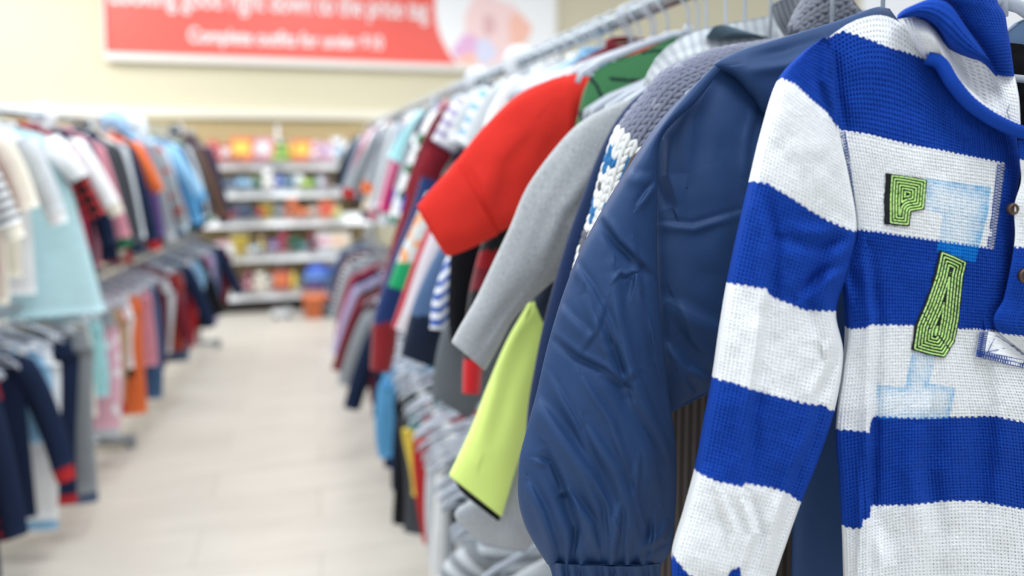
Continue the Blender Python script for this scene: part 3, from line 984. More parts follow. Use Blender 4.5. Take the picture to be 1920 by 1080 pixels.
CJ = [
    ([(1035,628),(1086,668),(1130,690),(1172,718)], 9, -.0055),
    ([(1155,500),(1168,600),(1195,700),(1235,800),(1266,868)], 13, .008),
    ([(1098,545),(1130,620),(1160,700),(1175,722)], 11, .006),
    ([(1120,400),(1160,455),(1228,520)], 11, -.007),
    ([(1060,470),(1110,540),(1160,640)], 10, .004),
    ([(1004,743),(1060,820),(1110,890),(1150,968)], 20, .010),
    ([(1022,835),(1052,900),(1078,970),(1098,1030)], 13, -.008),
    ([(1050,930),(1062,922),(1082,952)], 6, -.005),
    ([(1075,930),(1110,980),(1125,1040)], 10, .007),
    ([(1262,975),(1245,1010),(1205,1035)], 10, .007),
    ([(1100,790),(1160,880),(1190,960),(1200,1030)], 14, .006),
    ([(1180,740),(1220,830),(1240,930)], 16, .006),
    ([(1195,388),(1215,360),(1232,340)], 8, .005),
    ([(1150,650),(1185,760),(1240,850)], 15, -.006),
    ([(1195,700),(1168,716),(1120,700)], 10, .003),
    ([(1170,520),(1190,512),(1180,560)], 7, -.003),
    ([(990,900),(1020,960),(1045,1040)], 12, .006),
    ([(1165,940),(1160,1000),(1150,1050)], 8, .005),
    ([(1225,960),(1222,1010),(1215,1050)], 8, -.005),
    ([(1085,980),(1080,1020),(1072,1055)], 6, -.004),
    ([(1040,560),(1075,600),(1120,640)], 12, .003),
    ([(1150,300),(1190,330),(1225,330)], 14, .003),
    ([(1090,700),(1150,790),(1185,890)], 9, .004), ([(1030,700),(1080,790),(1120,880)], 8, .003), ([(1210,560),(1225,680),(1262,800)], 8, -.004),
    ([(1000,860),(1030,870),(1054,924)], 6, .003), ([(1110,900),(1135,950),(1140,1010)], 7, -.004), ([(1200,860),(1195,930),(1215,1000)], 7, .004),
    ([(1140,560),(1120,620),(1090,660)], 8, .002), ([(1190,450),(1205,560),(1230,640)], 8, .004), ([(1180,520),(1165,512),(1150,530)], 5, .003),
]
def jd(px, py):
    g = np.clip((py-985)/70, 0, 1)
    return 1.35*crs(px, py, CJ) + .005*vnoise(px, py, 120, 41) + .0018*vnoise(px, py, 45, 42) + g*.003*np.sin(px/6.2 + np.sin(px/17.0)*1.5)
lE = [(1341,121),(1290,172),(1238,232),(1180,318),(1130,398),(1085,480),(1050,570),(1026,650),(1005,740),(986,810),(974,862),(971,930),(984,985),(1008,1030),(1026,1058)]
rE = [(1352,130),(1306,190),(1246,250),(1233,310),(1232,380),(1232,480),(1236,560),(1245,640),(1252,720),(1262,790),(1268,850),(1268,930),(1264,985),(1258,1030),(1240,1060)]
net('sleeve', ladder(list(zip(lE, rE)), 0, 0), YJ-.03, [.003,.008,.015,.02,.024,.028,.032,.034,.036,.036,.036,.034,.032,.028,.02], M_NYL, jacket,
    nuf=150, nub=16, nv=420, disp=jd, uniform=.5)
CU = [([(1236,420),(1300,425),(1400,395)], 9, .004), ([(1240,560),(1320,600),(1400,640)], 22, .006), ([(1262,560),(1290,640),(1330,680)], 16, -.006),
      ([(1245,640),(1290,690),(1345,720)], 14, .007), ([(1244,260),(1240,330),(1262,390)], 16, -.010), ([(1345,130),(1300,220),(1290,330)], 24, .006),
      ([(1420,200),(1405,260),(1400,340)], 10, .004), ([(1350,300),(1370,420),(1360,520)], 26, .004), ([(1270,690),(1300,735),(1280,760)], 10, .005)]
upl = [(1343,122),(1292,172),(1243,232),(1226,310),(1226,400),(1228,500),(1232,600),(1242,700),(1252,777)]
upr = [(1425,128),(1458,190),(1452,250),(1456,330),(1450,420),(1440,520),(1428,600),(1408,680),(1392,712)]
rows = ladder(list(zip(upl, upr)))
rows[-1][1] = (1308, 745, 0); rows[-1][2] = (1392, 712, 0)
net('upper_sleeve', rows, YJ, [.004,.014,.02,.024,.026,.026,.026,.022,.008], M_NYL, jacket, nuf=120, nub=14, nv=260,
    disp=lambda x, y: crs(x, y, CU) + .004*vnoise(x, y, 100, 51) + .0015*vnoise(x, y, 40, 52), uniform=.5)
# gathered elastic cuff
rows = [[(1026,1054),(1080,1060),(1140,1062),(1200,1062),(1240,1056)], [(1034,1075),(1085,1080),(1140,1082),(1198,1080),(1238,1076)], [(1040,1120),(1085,1124),(1140,1126),(1195,1124),(1236,1120)]]
net('cuff', rows, YJ-.03, [.024,.02,.02], M_NYL, jacket, nuf=140, nub=14, nv=60,
    disp=lambda x, y: .0028*np.sin(x/4.6+.9*np.sin(x/13.0)+.4*np.sin(y/11.0)), uniform=.5, opening=.03)
# shoulder yoke with its flap edge
yt = [(1338,121),(1356,108),(1400,90),(1470,69),(1560,42),(1640,14),(1668,16)]
yb = [(1346,128),(1380,146),(1412,184),(1450,222),(1560,190),(1650,120),(1700,60)]
net('yoke', ladder(list(zip(yt, yb))), YJ-.012, [.002,.010,.018,.020,.02,.015,.004], M_NYL, jacket, nuf=60, nub=10, nv=160,
    disp=lambda x, y: .005*vnoise(x, y, 60, 61)+crease(x, y, [(1400,120),(1470,110),(1560,80)], 18, .005), uniform=.5)
gbody(jacket, YJ, .115, .9, M_NYL, 4, .03, .022, .12)
net('shoulder', [[(1876,70),(1930,34),(2000,40),(2080,80)], [(1880,110),(1940,80),(2020,90),(2120,150)], [(1890,180),(1950,160),(2040,170),(2150,240)]],
    YJ, [.008,.016,.02], plain_mat('slate_lining', (74, 96, 126), .7, .2), jacket, nuf=30, nub=8, nv=30, disp=lambda x, y: .004*vnoise(x, y, 40, 36))
m = MB()
p = RU(YJ)
for dx in (-.045, -.02):
    m.tube([(p.x+dx, YJ-.052, p.z-.14), (p.x+dx, YJ-.054, p.z-.3), (p.x+dx-.003, YJ-.052, p.z-.55)], .0012, 5)
m.obj('zip', plain_mat('dark_zip', (14, 28, 56), .5, .4), jacket)
gb = gbody  # alias

# ---------------------------------------------- brown-grey corduroy garment low behind the jacket
YC = .78
cord = wthing('corduroy_shirt', 'brown-grey corduroy shirt glimpsed between the navy cuff and the striped sleeve', 'shirt', tuple(RU(YC)))
M_CORD = fabric('vstripe', [(92, 84, 80), (66, 60, 58)], .9, .15, .25)
gbody(cord, YC, .195, .85, M_CORD, 9, -.055, .02, .19)

# ---------------------------------------------- chunky fair-isle sweater
YF = .83
fair = wthing('fair_isle_sweater', 'chunky grey sweater with white and teal fair-isle knit, behind the navy nylon jacket', 'sweater', tuple(RU(YF)))
M_YARN = vcol_mat('chunky_yarn', .95, .1, .3, .8, 1400, .0005)
GREYY = (128, 133, 152); DGREY = (92, 96, 106); CREAM = (232, 234, 232); TEAL = (32, 110, 168)
frows = ladder([((1620,20),(1680,90)), ((1500,66),(1560,150)), ((1410,82),(1475,172)), ((1350,92),(1415,190)), ((1298,110),(1368,210)), ((1243,135),(1320,240)), ((1200,188),(1280,290)),
                ((1155,245),(1262,340)), ((1130,315),(1240,385)), ((1108,400),(1212,455)), ((1084,475),(1180,530)), ((1062,560),(1150,610)), ((1044,620),(1120,680)), ((1025,720),(1105,760)), ((1015,800),(1100,840))])
FT = [.01,.012,.014,.016,.018,.022,.024,.026,.026,.026,.026,.026,.026,.024,.02]
net('sleeve', frows, YF, FT, fabric('plain', [(70, 74, 86)]), fair, nuf=30, nub=12, nv=80)
# knitted stitches wrapped over the sleeve
def stitches(rows, Y, T, ncol, step, colfn, name, parent, rad=.0021, seed=0, lift=.0012):
    R = np.array([[(p[0], p[1], p[2] if len(p) > 2 else 0) for p in r] for r in rows], float)
    td = np.linspace(0, 1, 600); mid = cr(R.mean(1), td)
    L = np.concatenate([[0], np.cumsum(np.hypot(*np.diff(mid[:, :2], axis=0).T))])
    n = int(L[-1]/step); rr = random.Random(seed)
    th_all = np.array(T, float)
    sph = []
    nb, ns = 7, 9
    for i in range(ns):
        t = i/(ns-1); 
        prof = math.sin(PI*(.06+.88*t))**.6
        for k in range(nb):
            sph.append((t-.5, prof*math.cos(2*PI*k/nb), prof*math.sin(2*PI*k/nb)))
    sph = np.array(sph)
    fs = [(i*nb+k, i*nb+(k+1) % nb, (i+1)*nb+(k+1) % nb, (i+1)*nb+k) for i in range(ns-1) for k in range(nb)]
    fs += [tuple(range(nb))[::-1], tuple((ns-1)*nb+k for k in range(nb))]
    V = []; Fc = []; Cc = []
    def pt(tv, s):
        A = cr(R, np.array([min(max(tv, 0), 1)])); B = cr(A.transpose(1, 0, 2), np.array([s]))[0, 0]
        tt = float(cr(th_all[:, None], np.array([min(max(tv, 0), 1)]))[0, 0])
        b = math.sqrt(max(0, 1-(2*s-1)**2))
        return unproj(B[0], B[1], Y-B[2]-tt*b-lift)
    for i in range(n):
        t0 = np.interp(i*step, L, td); t1 = np.interp(min(L[-1], (i+1.25)*step), L, td)
        for j in range(ncol):
            th0 = PI*(j+.5)/ncol
            for sd in (-1, 1):
                sa = (1-math.cos(th0+sd*PI/ncol*.46))/2; sb_ = (1-math.cos(th0+sd*PI/ncol*.10))/2
                a = pt(t0, min(max(sa, .003), .997)); b = pt(t1, min(max(sb_, .003), .997))
                a = np.array(a); b = np.array(b)
                ax = b-a; ln = np.linalg.norm(ax)*1.12
                if ln < 1e-5: continue
                ax /= np.linalg.norm(ax)
                u = np.cross(ax, [0, -1, 0]); u /= np.linalg.norm(u)+1e-9; w = np.cross(u, ax)
                r_ = rad*rr.uniform(.88, 1.1)
                c = (a+b)/2 + np.array([rr.uniform(-1, 1), 0, rr.uniform(-1, 1)])*.0003
                base = len(V)
                for q in sph:
                    V.append(c + ax*q[0]*ln + (u*q[1]*1.0 + w*q[2])*r_)
                Fc += [tuple(x+base for x in f) for f in fs]
                Cc += [lin(colfn(i, j, n, sd))]*len(sph)
    me = bpy.data.meshes.new(name); me.from_pydata([tuple(v) for v in V], [], Fc)
    me.polygons.foreach_set('use_smooth', [True]*len(Fc))
    a = me.color_attributes.new('Col', 'FLOAT_COLOR', 'POINT')
    a.data.foreach_set('color', np.concatenate([np.array(Cc), np.ones((len(Cc), 1))], 1).astype(np.float32).ravel())
    me.materials.append(M_YARN); me.update()
    return link(name, me, None, parent)


def fair_col(i, j, n, sd):
    # rows counted from the neck; grey yoke, then patterned bands
    k = i-33
    if k < 0: return GREYY if (i*7+j*3) % 41 else (150, 154, 170)
    pat = {0: 'wwwwww', 1: 'wwwwww', 2: 'wtwwtw', 3: 'tttwtt', 4: 'wtwwtw', 5: 'wwwwww', 6: 'wgwwgw', 7: 'wwwwww', 8: 'twwtww', 9: 'ttwttw', 10: 'wtwwtw', 11: 'wwwwww',
           12: 'ggwggw', 13: 'gggggg', 14: 'wggwgg', 15: 'wwgwwg', 16: 'wwwwww', 17: 'gwggwg', 18: 'gggggg', 19: 'wgwwgw', 20: 'wwwwww', 21: 'twttwt', 22: 'wtwwtw'}
    s = pat.get(k % 26, 'wwwwww')
    return {'w': CREAM, 't': TEAL, 'g': DGREY}[s[j % 6]]


stitches(frows, YF, FT, 11, 15.5, fair_col, 'knitted_stitches', fair, rad=.0030)
# folded collar of the sweater
crow = [[(1485,40),(1492,60),(1520,75)], [(1500,10),(1520,40),(1560,62)], [(1530,-20),(1560,20),(1600,46)], [(1580,-40),(1600,0),(1625,30)]]
net('collar', crow, YF-.02, .016, fabric('heather', [(112, 116, 128), (150, 154, 164)]), fair, nuf=24, nub=10, nv=30)
stitches(crow, YF-.02, [.016]*4, 7, 14, lambda i, j, n, sd: (126, 130, 142), 'collar_stitches', fair, rad=.003, seed=4)
gbody(fair, YF, .11, .5, fabric('heather', [(118, 122, 138), (150, 154, 166)]), 14, .03, .02, .16)

# ---------------------------------------------- navy velour top
YV = .90
vel = wthing('velour_shirt', 'dark navy velour top whose edge shows beside the fair-isle sleeve', 'top', tuple(RU(YV)))
M_VEL = plain_mat('navy_velour', (17, 40, 80), .85, .2, 0, .15, .3, nscale=300, sheen=.15)
net('sleeve', ladder([((1230,150),(1300,210)), ((1170,205),(1270,280)), ((1128,275),(1240,350)), ((1098,350),(1210,430)), ((1066,440),(1180,520)), ((1040,525),(1150,590)),
                      ((1018,610),(1120,660)), ((1002,690),(1100,730)), ((990,760),(1080,790)), ((984,840),(1070,850))]),
    YV, .024, M_VEL, vel, nuf=40, nub=10, nv=90, disp=lambda x, y: .005*vnoise(x, y, 60, 71))
gbody(vel, YV, .11, .45, M_VEL, 15, .07, .016, .15)

# ---------------------------------------------- grey sweatshirt
YG = .96
grey = wthing('grey_sweatshirt', 'heather grey fleece sweatshirt with a long sleeve hanging out past the neon one', 'sweatshirt', tuple(RU(YG)))
M_GREY = fabric('heather', [(140, 145, 149), (176, 180, 183)], .95, .1, 1, .5)
gr = [((1240,160),(1262,230)), ((1180,184),(1225,280)), ((1128,206),(1185,330)), ((1080,236),(1150,390)), ((1031,290),(1120,440)), ((986,355),(1090,480)), ((955,428),(1046,520)), ((924,493),(1000,560)),
      ((892,560),(962,600)), ((862,612),(936,648)), ((848,638),(912,692))]
net('sleeve', ladder(gr), YG, [.008,.018,.026,.03,.032,.032,.03,.028,.026,.025,.025], M_GREY, grey, nuf=60, nub=14, nv=160, opening=.04,
    disp=lambda x, y: .006*vnoise(x, y, 60, 81) + crs(x, y, [([(1140,300),(1060,400),(1020,500)], 18, .008), ([(1080,260),(1010,370),(960,490)], 22, -.004), ([(985,540),(940,600),(900,660)], 12, -.004)]))
gbody(grey, YG, .11, .45, M_GREY, 16, .07, .016, .14)

# ---------------------------------------------- charcoal raglan with neon sleeve
YN = 1.01
neon = wthing('neon_sleeve_jacket', 'charcoal-navy zip jacket with a neon yellow-green lower sleeve', 'jacket', tuple(RU(YN)))
M_NEON = vcol_mat('neon_fleece', .85, .2, .2, .3, 800, .0005)
NEON = (222, 246, 136)
def neon_col(px, py, U, V):
    k = py > 566 + np.clip((px-1001)*2.3, 0, 400)
    c = np.broadcast_to(lin((48, 58, 78)), px.shape+(3,)).copy(); c[k] = lin(NEON)
    return c
nr = [((1120,330),(1160,380)), ((1075,420),(1130,450)), ((1035,490),(1100,520)), ((990,570),(1075,590)), ((950,640),(1040,660)), ((915,720),(1012,735)), ((888,790),(990,805)), ((866,840),(970,870)), ((843,888),(942,966))]
net('sleeve', ladder(nr), YN, [.014,.02,.024,.027,.03,.03,.03,.028,.018], M_NEON, neon, nuf=60, nub=14, nv=160, color=neon_col, opening=.03,
    disp=lambda x, y: .005*vnoise(x, y, 70, 91)+crease(x, y, [(985,600),(940,720),(905,850)], 24, .005))
net('cuff_lining', ladder([((852,898),(936,960)), ((862,918),(938,972)), ((885,940),(935,978))]), YN+.004, .014, fabric('plain', [(30, 32, 36)]), neon, nuf=20, nub=8, nv=12)
gbody(neon, YN, .11, .45, fabric('plain', [(48, 58, 78)]), 17, .07, .016, .14)

# ---------------------------------------------- pale grey sweatshirt hanging low behind the neon sleeve
YP = 1.06
pal = wthing('pale_sweatshirt', 'pale grey sweatshirt whose drooping sleeve end shows just below the neon sleeve', 'sweatshirt', tuple(RU(YP)))
M_PAL = fabric('heather', [(158, 163, 172), (182, 187, 194)], .95, .1, 1.1)
net('sleeve', ladder([((1075,420),(1120,430)), ((1030,560),(1085,570)), ((992,690),(1050,700)), ((966,790),(1035,800)), ((945,880),(1025,890)), ((884,935),(1018,955)), ((852,968),(1003,1012)), ((905,1024),(985,1036))]), YP,
    [.012,.02,.024,.024,.024,.024,.022,.006], M_PAL, pal, nuf=40, nub=10, nv=80, disp=lambda x, y: .007*vnoise(x, y, 40, 97))
gbody(pal, YP, .10, .45, M_PAL, 21, .07, .012, .14)

# ---------------------------------------------- light grey hooded top above
YL = 1.02
lg = wthing('ribbed_hoodie', 'pale grey ribbed hooded top, its shoulder showing above the grey chunky knit', 'hoodie', tuple(RU(YL)))
M_LG = fabric('vstripe', [(216, 221, 225), (194, 200, 206)], .95, .1, .45)
net('shoulder', [[(1205,160),(1238,104),(1290,64),(1345,48),(1410,36),(1500,18)], [(1225,190),(1260,135),(1300,105),(1350,92),(1420,82),(1500,80)], [(1230,260),(1270,190),(1310,150),(1360,130),(1430,125),(1500,120)]],
    YL-.06, [.01,.02,.02], M_LG, lg, nuf=60, nub=10, nv=30, disp=lambda x, y: .004*vnoise(x, y, 30, 95)+crs(x, y, [([(1260,110),(1340,85),(1450,60)], 9, .004)]))
net('hood', [[(1325,70),(1340,50),(1365,48),(1400,60)], [(1345,75),(1370,62),(1410,64),(1450,72)]], YL-.08, .018, fabric('plain', [(96, 116, 128)]), lg, nuf=20, nub=8, nv=16)
net('collar', ladder([((1448,10),(1500,-20)), ((1458,40),(1516,24)), ((1475,66),(1530,60))]), YL-.12, .02, fabric('vstripe', [(140, 146, 154), (112, 118, 126)], scale=.25), lg, nuf=24, nub=8, nv=20)
gbody(lg, YL+.045, .13, .42, M_LG, 18, .04, .016, .12)

# ---------------------------------------------- green top
YE = 1.12
green = wthing('green_shirt', 'mid-green long-sleeved top with thin black contrast lines', 'top', tuple(RU(YE)))
M_GREEN = vcol_mat('green_knit', .9, .15, .2)
def green_col(px, py, U, V):
    c = np.broadcast_to(lin((58, 112, 72)), px.shape+(3,)).copy()
    for pts, w in (([(1103,142),(1118,160),(1128,180),(1134,200)], 3.2), ([(1146,148),(1180,151),(1222,152)], 3.2), ([(1205,99),(1230,95),(1252,98)], 2.5), ([(1083,206),(1097,232)], 3.5)):
        for a, b in zip(pts, pts[1:]):
            c[seg_dist(px, py, a, b)[0] < w] = lin((18, 34, 40))
    return c
net('sleeve', [[(1108,140),(1135,122),(1170,110),(1215,92),(1255,76),(1290,78)], [(1092,178),(1130,165),(1175,152),(1220,140),(1262,125),(1300,120)],
               [(1079,236),(1125,225),(1175,210),(1222,200),(1265,190),(1305,180)], [(1060,300),(1110,295),(1165,285),(1215,270),(1262,255),(1305,240)],
               [(1035,380),(1085,380),(1140,370),(1190,355),(1240,340),(1290,320)]], YE, [.012,.024,.03,.03,.03], M_GREEN, green, nuf=90, nub=12, nv=110, color=green_col,
    disp=lambda x, y: .004*vnoise(x, y, 50, 101))
gbody(green, YE, .15, .42, fabric('plain', [(58, 112, 72)]), 19, .02)

# ---------------------------------------------- red sweatshirt
YR = 1.19
red = wthing('red_sweatshirt', 'bright red fleece sweatshirt, its short wide sleeve jutting into the aisle', 'sweatshirt', tuple(RU(YR)))
M_RED = plain_mat('red_fleece', (212, 50, 42), .9, .15, 0, .05, .1, nscale=120)
rr_ = [((1106,134),(1112,200)), ((1070,138),(1092,240)), ((1020,153),(1072,300)), ((965,182),(1042,352)), ((905,240),(1002,398)), ((852,306),(930,440))]
net('sleeve', ladder(rr_), YR, [.02,.028,.034,.036,.036,.034], M_RED, red, nuf=60, nub=14, nv=150,
    disp=lambda x, y: .008*vnoise(x, y, 60, 111)+crs(x, y, [([(1060,180),(1060,260),(1020,330)], 24, -.008), ([(1000,230),(940,300),(920,400)], 26, .007), ([(870,300),(900,350),(925,420)], 12, -.005)]))
net('cuff', ladder([((854,302),(934,440)), ((838,322),(905,455)), ((812,350),(872,470)), ((788,378),(843,480)), ((784,383),(839,478))]), YR-.004, [.035,.034,.031,.026,.024], M_RED, red, nuf=40, nub=12, nv=60, opening=.04,
    disp=lambda x, y: .004*vnoise(x, y, 40, 112))
gbody(red, YR, .15, .4, M_RED, 20, .02)

# ================================================================== THE SHOP
WALL_Y0, WALL_S = 8.75, .063          # back wall line: y = WALL_Y0 + WALL_S * x
WYAW = math.atan(WALL_S)


def wall_y(x): return WALL_Y0 + WALL_S*x


def on_wall(px, py, off=0.0):
    d = MR @ np.array([(px-960)/F, -(py-CY)/F, -1.0])
    y0 = WALL_Y0-off
    s = y0/(d[1]-WALL_S*d[0])
    p = d*s; p[2] += CAM_Z
    return Vector(p)


M_WALL = plain_mat('cream_wall_paint', (206, 199, 174), .85, .2, 0, .02, .15, nscale=6)
M_TRIM = plain_mat('cream_trim', (226, 221, 204), .6, .3)
M_PEG = plain_mat('beige_backboard', (212, 199, 158), .8, .2)
b = MB(); b.box((0, WALL_Y0+.06, 1.9), (14, .12, 3.8)); 
o = b.obj('wall_back', M_WALL, None, False); o.rotation_euler = (0, 0, 0)
# turn about x=0
for v in o.data.vertices:
    x, y, z = v.co; v.co = (x, y + WALL_S*x, z)
struct(o)
# vinyl floor laid in long pale tiles
m, nt, bs = base_mat('pale_vinyl_floor', .38, .45)
tc = nt.nodes.new('ShaderNodeTexCoord')
br = nt.nodes.new('ShaderNodeTexBrick')
br.inputs['Color1'].default_value = lc((212, 205, 194)); br.inputs['Color2'].default_value = lc((205, 198, 187)); br.inputs['Mortar'].default_value = lc((190, 183, 172))
br.inputs['Scale'].default_value = 1; br.inputs['Mortar Size'].default_value = .004
br.inputs['Brick Width'].default_value = .92; br.inputs['Row Height'].default_value = .3
nt.links.new(tc.outputs['Object'], br.inputs['Vector'])
nz = nt.nodes.new('ShaderNodeTexNoise'); nz.inputs['Scale'].default_value = 2.2
mp = nt.nodes.new('ShaderNodeMapping'); mp.inputs['Scale'].default_value = (1, 5, 1)
nt.links.new(tc.outputs['Object'], mp.inputs[0]); nt.links.new(mp.outputs[0], nz.inputs['Vector'])
mx = nt.nodes.new('ShaderNodeMix'); mx.data_type = 'RGBA'; mx.blend_type = 'MULTIPLY'; mx.inputs[0].default_value = .25
nt.links.new(br.outputs[0], mx.inputs[6]); nt.links.new(nz.outputs[0], mx.inputs[7])
nt.links.new(mx.outputs[2], bs.inputs['Base Color'])
b = MB(); b.box((0, 4, -.05), (14, 12, .1)); struct(b.obj('floor', m, None, False))
# ledge along the back wall
l0 = on_wall(-300, 202, .05)
lz = l0.z
b = MB(); b.box((-1.2, WALL_Y0-.06, lz), (9, .12, .10)); b.box((-1.2, WALL_Y0-.02, lz-.45), (9, .03, .8))
o = b.obj('trim_1', [M_TRIM, M_PEG], None, False)
for k in range(6, 12): o.data.polygons[k].material_index = 1
for v in o.data.vertices: v.co.y += WALL_S*v.co.x
struct(o)
b = MB(); b.box((0, WALL_Y0-.012, .06), (14, .02, .12)); o = b.obj('baseboard_back', plain_mat('grey_skirting', (92, 90, 88), .6, .3), None, False)
for v in o.data.vertices: v.co.y += WALL_S*v.co.x
struct(o)

# ---------------------------------------------- banner
A = on_wall(199, 100, .06); Bp = on_wall(1040, 128, .06)
wL = (Bp - A).xy.length
bz = A.z
ban = thing('wall_banner', 'large red banner with white lettering and a round child picture on the back wall', 'banner', ((A.x+Bp.x)/2, (A.y+Bp.y)/2+.0, bz), WYAW)
H = 1.35
b = MB(); b.box((0, .03, H/2), (wL, .05, H)); b.obj('board', plain_mat('red_print', (230, 88, 76), .35, .5), ban, False)
M_WP = plain_mat('white_print', (240, 240, 240), .5, .4)
b = MB(); b.box((0, -.005, -.03), (wL+.02, .09, .07)); b.box((-wL/2-.01, 0, H/2), (.02, .07, H)); b.box((wL/2+.01, 0, H/2), (.02, .07, H))
b.obj('frame', plain_mat('white_frame', (226, 222, 216), .5, .4), ban, False)
u = wL/841.0     # metres per photo pixel on the wall
cx = (938-619.5)*u
# white picture panel: rounded left edge
b = MB()
pts = []
for k in range(25):
    an = PI/2 + PI*k/24
    pts.append((cx + .03 + math.cos(an)*.86, .0, .62+math.sin(an)*.86*1.0))
pts = [(x, y, min(max(z, .0), H)) for x, y, z in pts] + [(wL/2, 0, 0.0), (wL/2, 0, H)]
n = len(pts)
b.add([(x, .004, z) for x, y, z in pts] + [(x, -.002, z) for x, y, z in pts], [tuple(range(n, 2*n))] + [(i, (i+1) % n, n+(i+1) % n, n+i) for i in range(n)])
b.obj('picture_panel', M_WP, ban, False)
def blob(cx_, cz_, rx, rz_, mat, y=-.006, nm='picture_shape', seed=0):
    r = random.Random(seed); pts = []
    ph = [r.random()*6 for _ in range(3)]
    for k in range(28):
        an = 2*PI*k/28
        f = 1+.1*math.sin(3*an+ph[0])+.06*math.sin(5*an+ph[1])
        pts.append((cx_+rx*f*math.cos(an), cz_+rz_*f*math.sin(an)))
    b = MB()
    n = len(pts)
    b.add([(x, y, z) for x, z in pts]+[(x, .001, z) for x, z in pts], [tuple(range(n))[::-1]] + [(i, (i+1) % n, n+(i+1) % n, n+i) for i in range(n)])
    return b.obj(nm, mat, ban, False)
def bx_(px): return (px-619.5)*u
def bzz(py): return (112-py)*u
PK = plain_mat('pale_pink_print', (242, 210, 208), .5, .4); PK2 = plain_mat('rose_print', (222, 178, 180), .5, .4); LI = plain_mat('lilac_print', (226, 178, 214), .5, .4)
OR_ = plain_mat('peach_print', (244, 190, 172), .5, .4)
blob(bx_(905), bzz(40), .32, .42, PK, -.006, seed=1)
blob(bx_(930), bzz(70), .24, .30, PK, -.008, seed=2)
blob(bx_(898), bzz(30), .07, .12, PK2, -.010, seed=3)
blob(bx_(962), bzz(36), .13, .18, OR_, -.009, seed=4)
blob(bx_(855), bzz(80), .16, .16, LI, -.009, seed=5)
blob(bx_(862), bzz(100), .15, .08, OR_, -.011, seed=6)
blob(bx_(890), bzz(82), .12, .14, plain_mat('ice_print', (214, 216, 236), .5, .4), -.012, seed=7)
blob(bx_(955), bzz(108), .06, .07, plain_mat('slate_print', (70, 70, 96), .5, .4), -.012, seed=8)
def words(txt, px0, px1, pyb, size, name, slope=0):
    cu = bpy.data.curves.new(name, 'FONT'); cu.body = txt; cu.size = size; cu.extrude = .001
    cu.align_x = 'LEFT'; cu.offset = .004
    t = bpy.data.objects.new(name, cu); COL.objects.link(t); t.parent = ban
    cu.materials.append(M_WP)
    bpy.context.view_layer.update()
    wd = t.dimensions.x
    want = (px1-px0)*u
    me = bpy.data.meshes.new_from_object(t.evaluated_get(bpy.context.evaluated_depsgraph_get()))
    bpy.data.objects.remove(t)
    t = link(name, me, M_WP, ban)
    t.rotation_euler = (PI/2, 0, 0); t.location = (bx_(px0), -.004, bzz(pyb)); t.scale = (want/wd, 1, 1)
    return t
words('Looking good right down to the price tag', 207, 772, 24, .30, 'headline')
words('Complete outfits for under $10', 334, 684, 86, .20, 'subline')

# ---------------------------------------------- lights: long ceiling troffers, seen only by their light, and one added fill
def area(name, loc, size, power, col=(1, 1, 1), rot=(0, 0, 0)):
    d = bpy.data.lights.new(name, 'AREA'); d.shape = 'RECTANGLE'; d.size = size[0]; d.size_y = size[1]; d.energy = power; d.color = col
    o = bpy.data.objects.new(name, d); COL.objects.link(o); o.location = loc; o.rotation_euler = rot
    return o
for i, (x, y, p) in enumerate([(-2.6, .3, 60), (0.2, -.6, 70), (-2.6, 3.2, 80), (.1, 2.6, 75), (2.8, 1.6, 60), (-2.4, 6.3, 95), (.4, 6.0, 85), (-.7, 4.6, 60), (3.0, 5.2, 70)]):  # second-last entry is an added fill that brightens the toy shelf fronts
    area('ceiling_troffer_and_fill_light', (x, y, 3.7), (1.5, 1.5), p*LK, (.94, .98, 1.0))
area('wall_wash_light', (-3.4, 7.2, 3.75), (2.2, .3), 48*LK, (1, .98, .95), (math.radians(25), 0, 0))
W = bpy.data.worlds.new('world'); SC.world = W; W.use_nodes = True
bg = W.node_tree.nodes['Background']; bg.inputs[0].default_value = (.90, .95, 1.0, 1); bg.inputs[1].default_value = WK

# ---------------------------------------------- garment racks
def rack(name, label, rails, y0, y1, side):
    """rails: list of (rail function). Chrome rails on end and middle posts with feet."""
    r = thing(name, label, 'clothes rack', (rails[0](y0).x, y0, 0))
    o0 = Vector(r.location)
    for f in rails:
        b = MB(); b.tube([f(y0)-o0, f(y1)-o0], .0125, 10); b.obj('rail', M_CHROME, r)
    ys = [y0, (y0+y1)/2, y1] if y1-y0 > 4 else [y0, y1]
    for yy in ys:
        top = rails[0](yy)-o0
        b = MB()
        xp = top.x + side*.0
        b.tube([(xp, top.y, .03), (xp, top.y, top.z+.02)], .016, 8)
        b.obj('post', M_CHROME, r)
        f = MB(); f.box((xp, top.y, .045), (.32, .045, .03))
        for s in (-1, 1): f.lathe((xp+s*.14, top.y, 0), [(.02, 0), (.022, .01), (.02, .032)], 10)
        f.obj('foot', M_CHROME, r)
        b = MB()
        for g in rails[1:]:
            q = g(yy)-o0
            if abs(q.x-xp) > .02: b.tube([(xp, top.y, q.z), (q.x, q.y, q.z)], .009, 6)
        if b.v: b.obj('bracket', M_CHROME, r)
    return r
rack('garment_rack', 'two-tier chrome clothes rack along the right of the aisle, under clear hangers', [RU, RL], .3, 6.6, 1)
rack('garment_rack', 'two-tier chrome clothes rack along the left of the aisle, ending before the toy shelves', [LU, LL], 2.2, 6.5, -1)

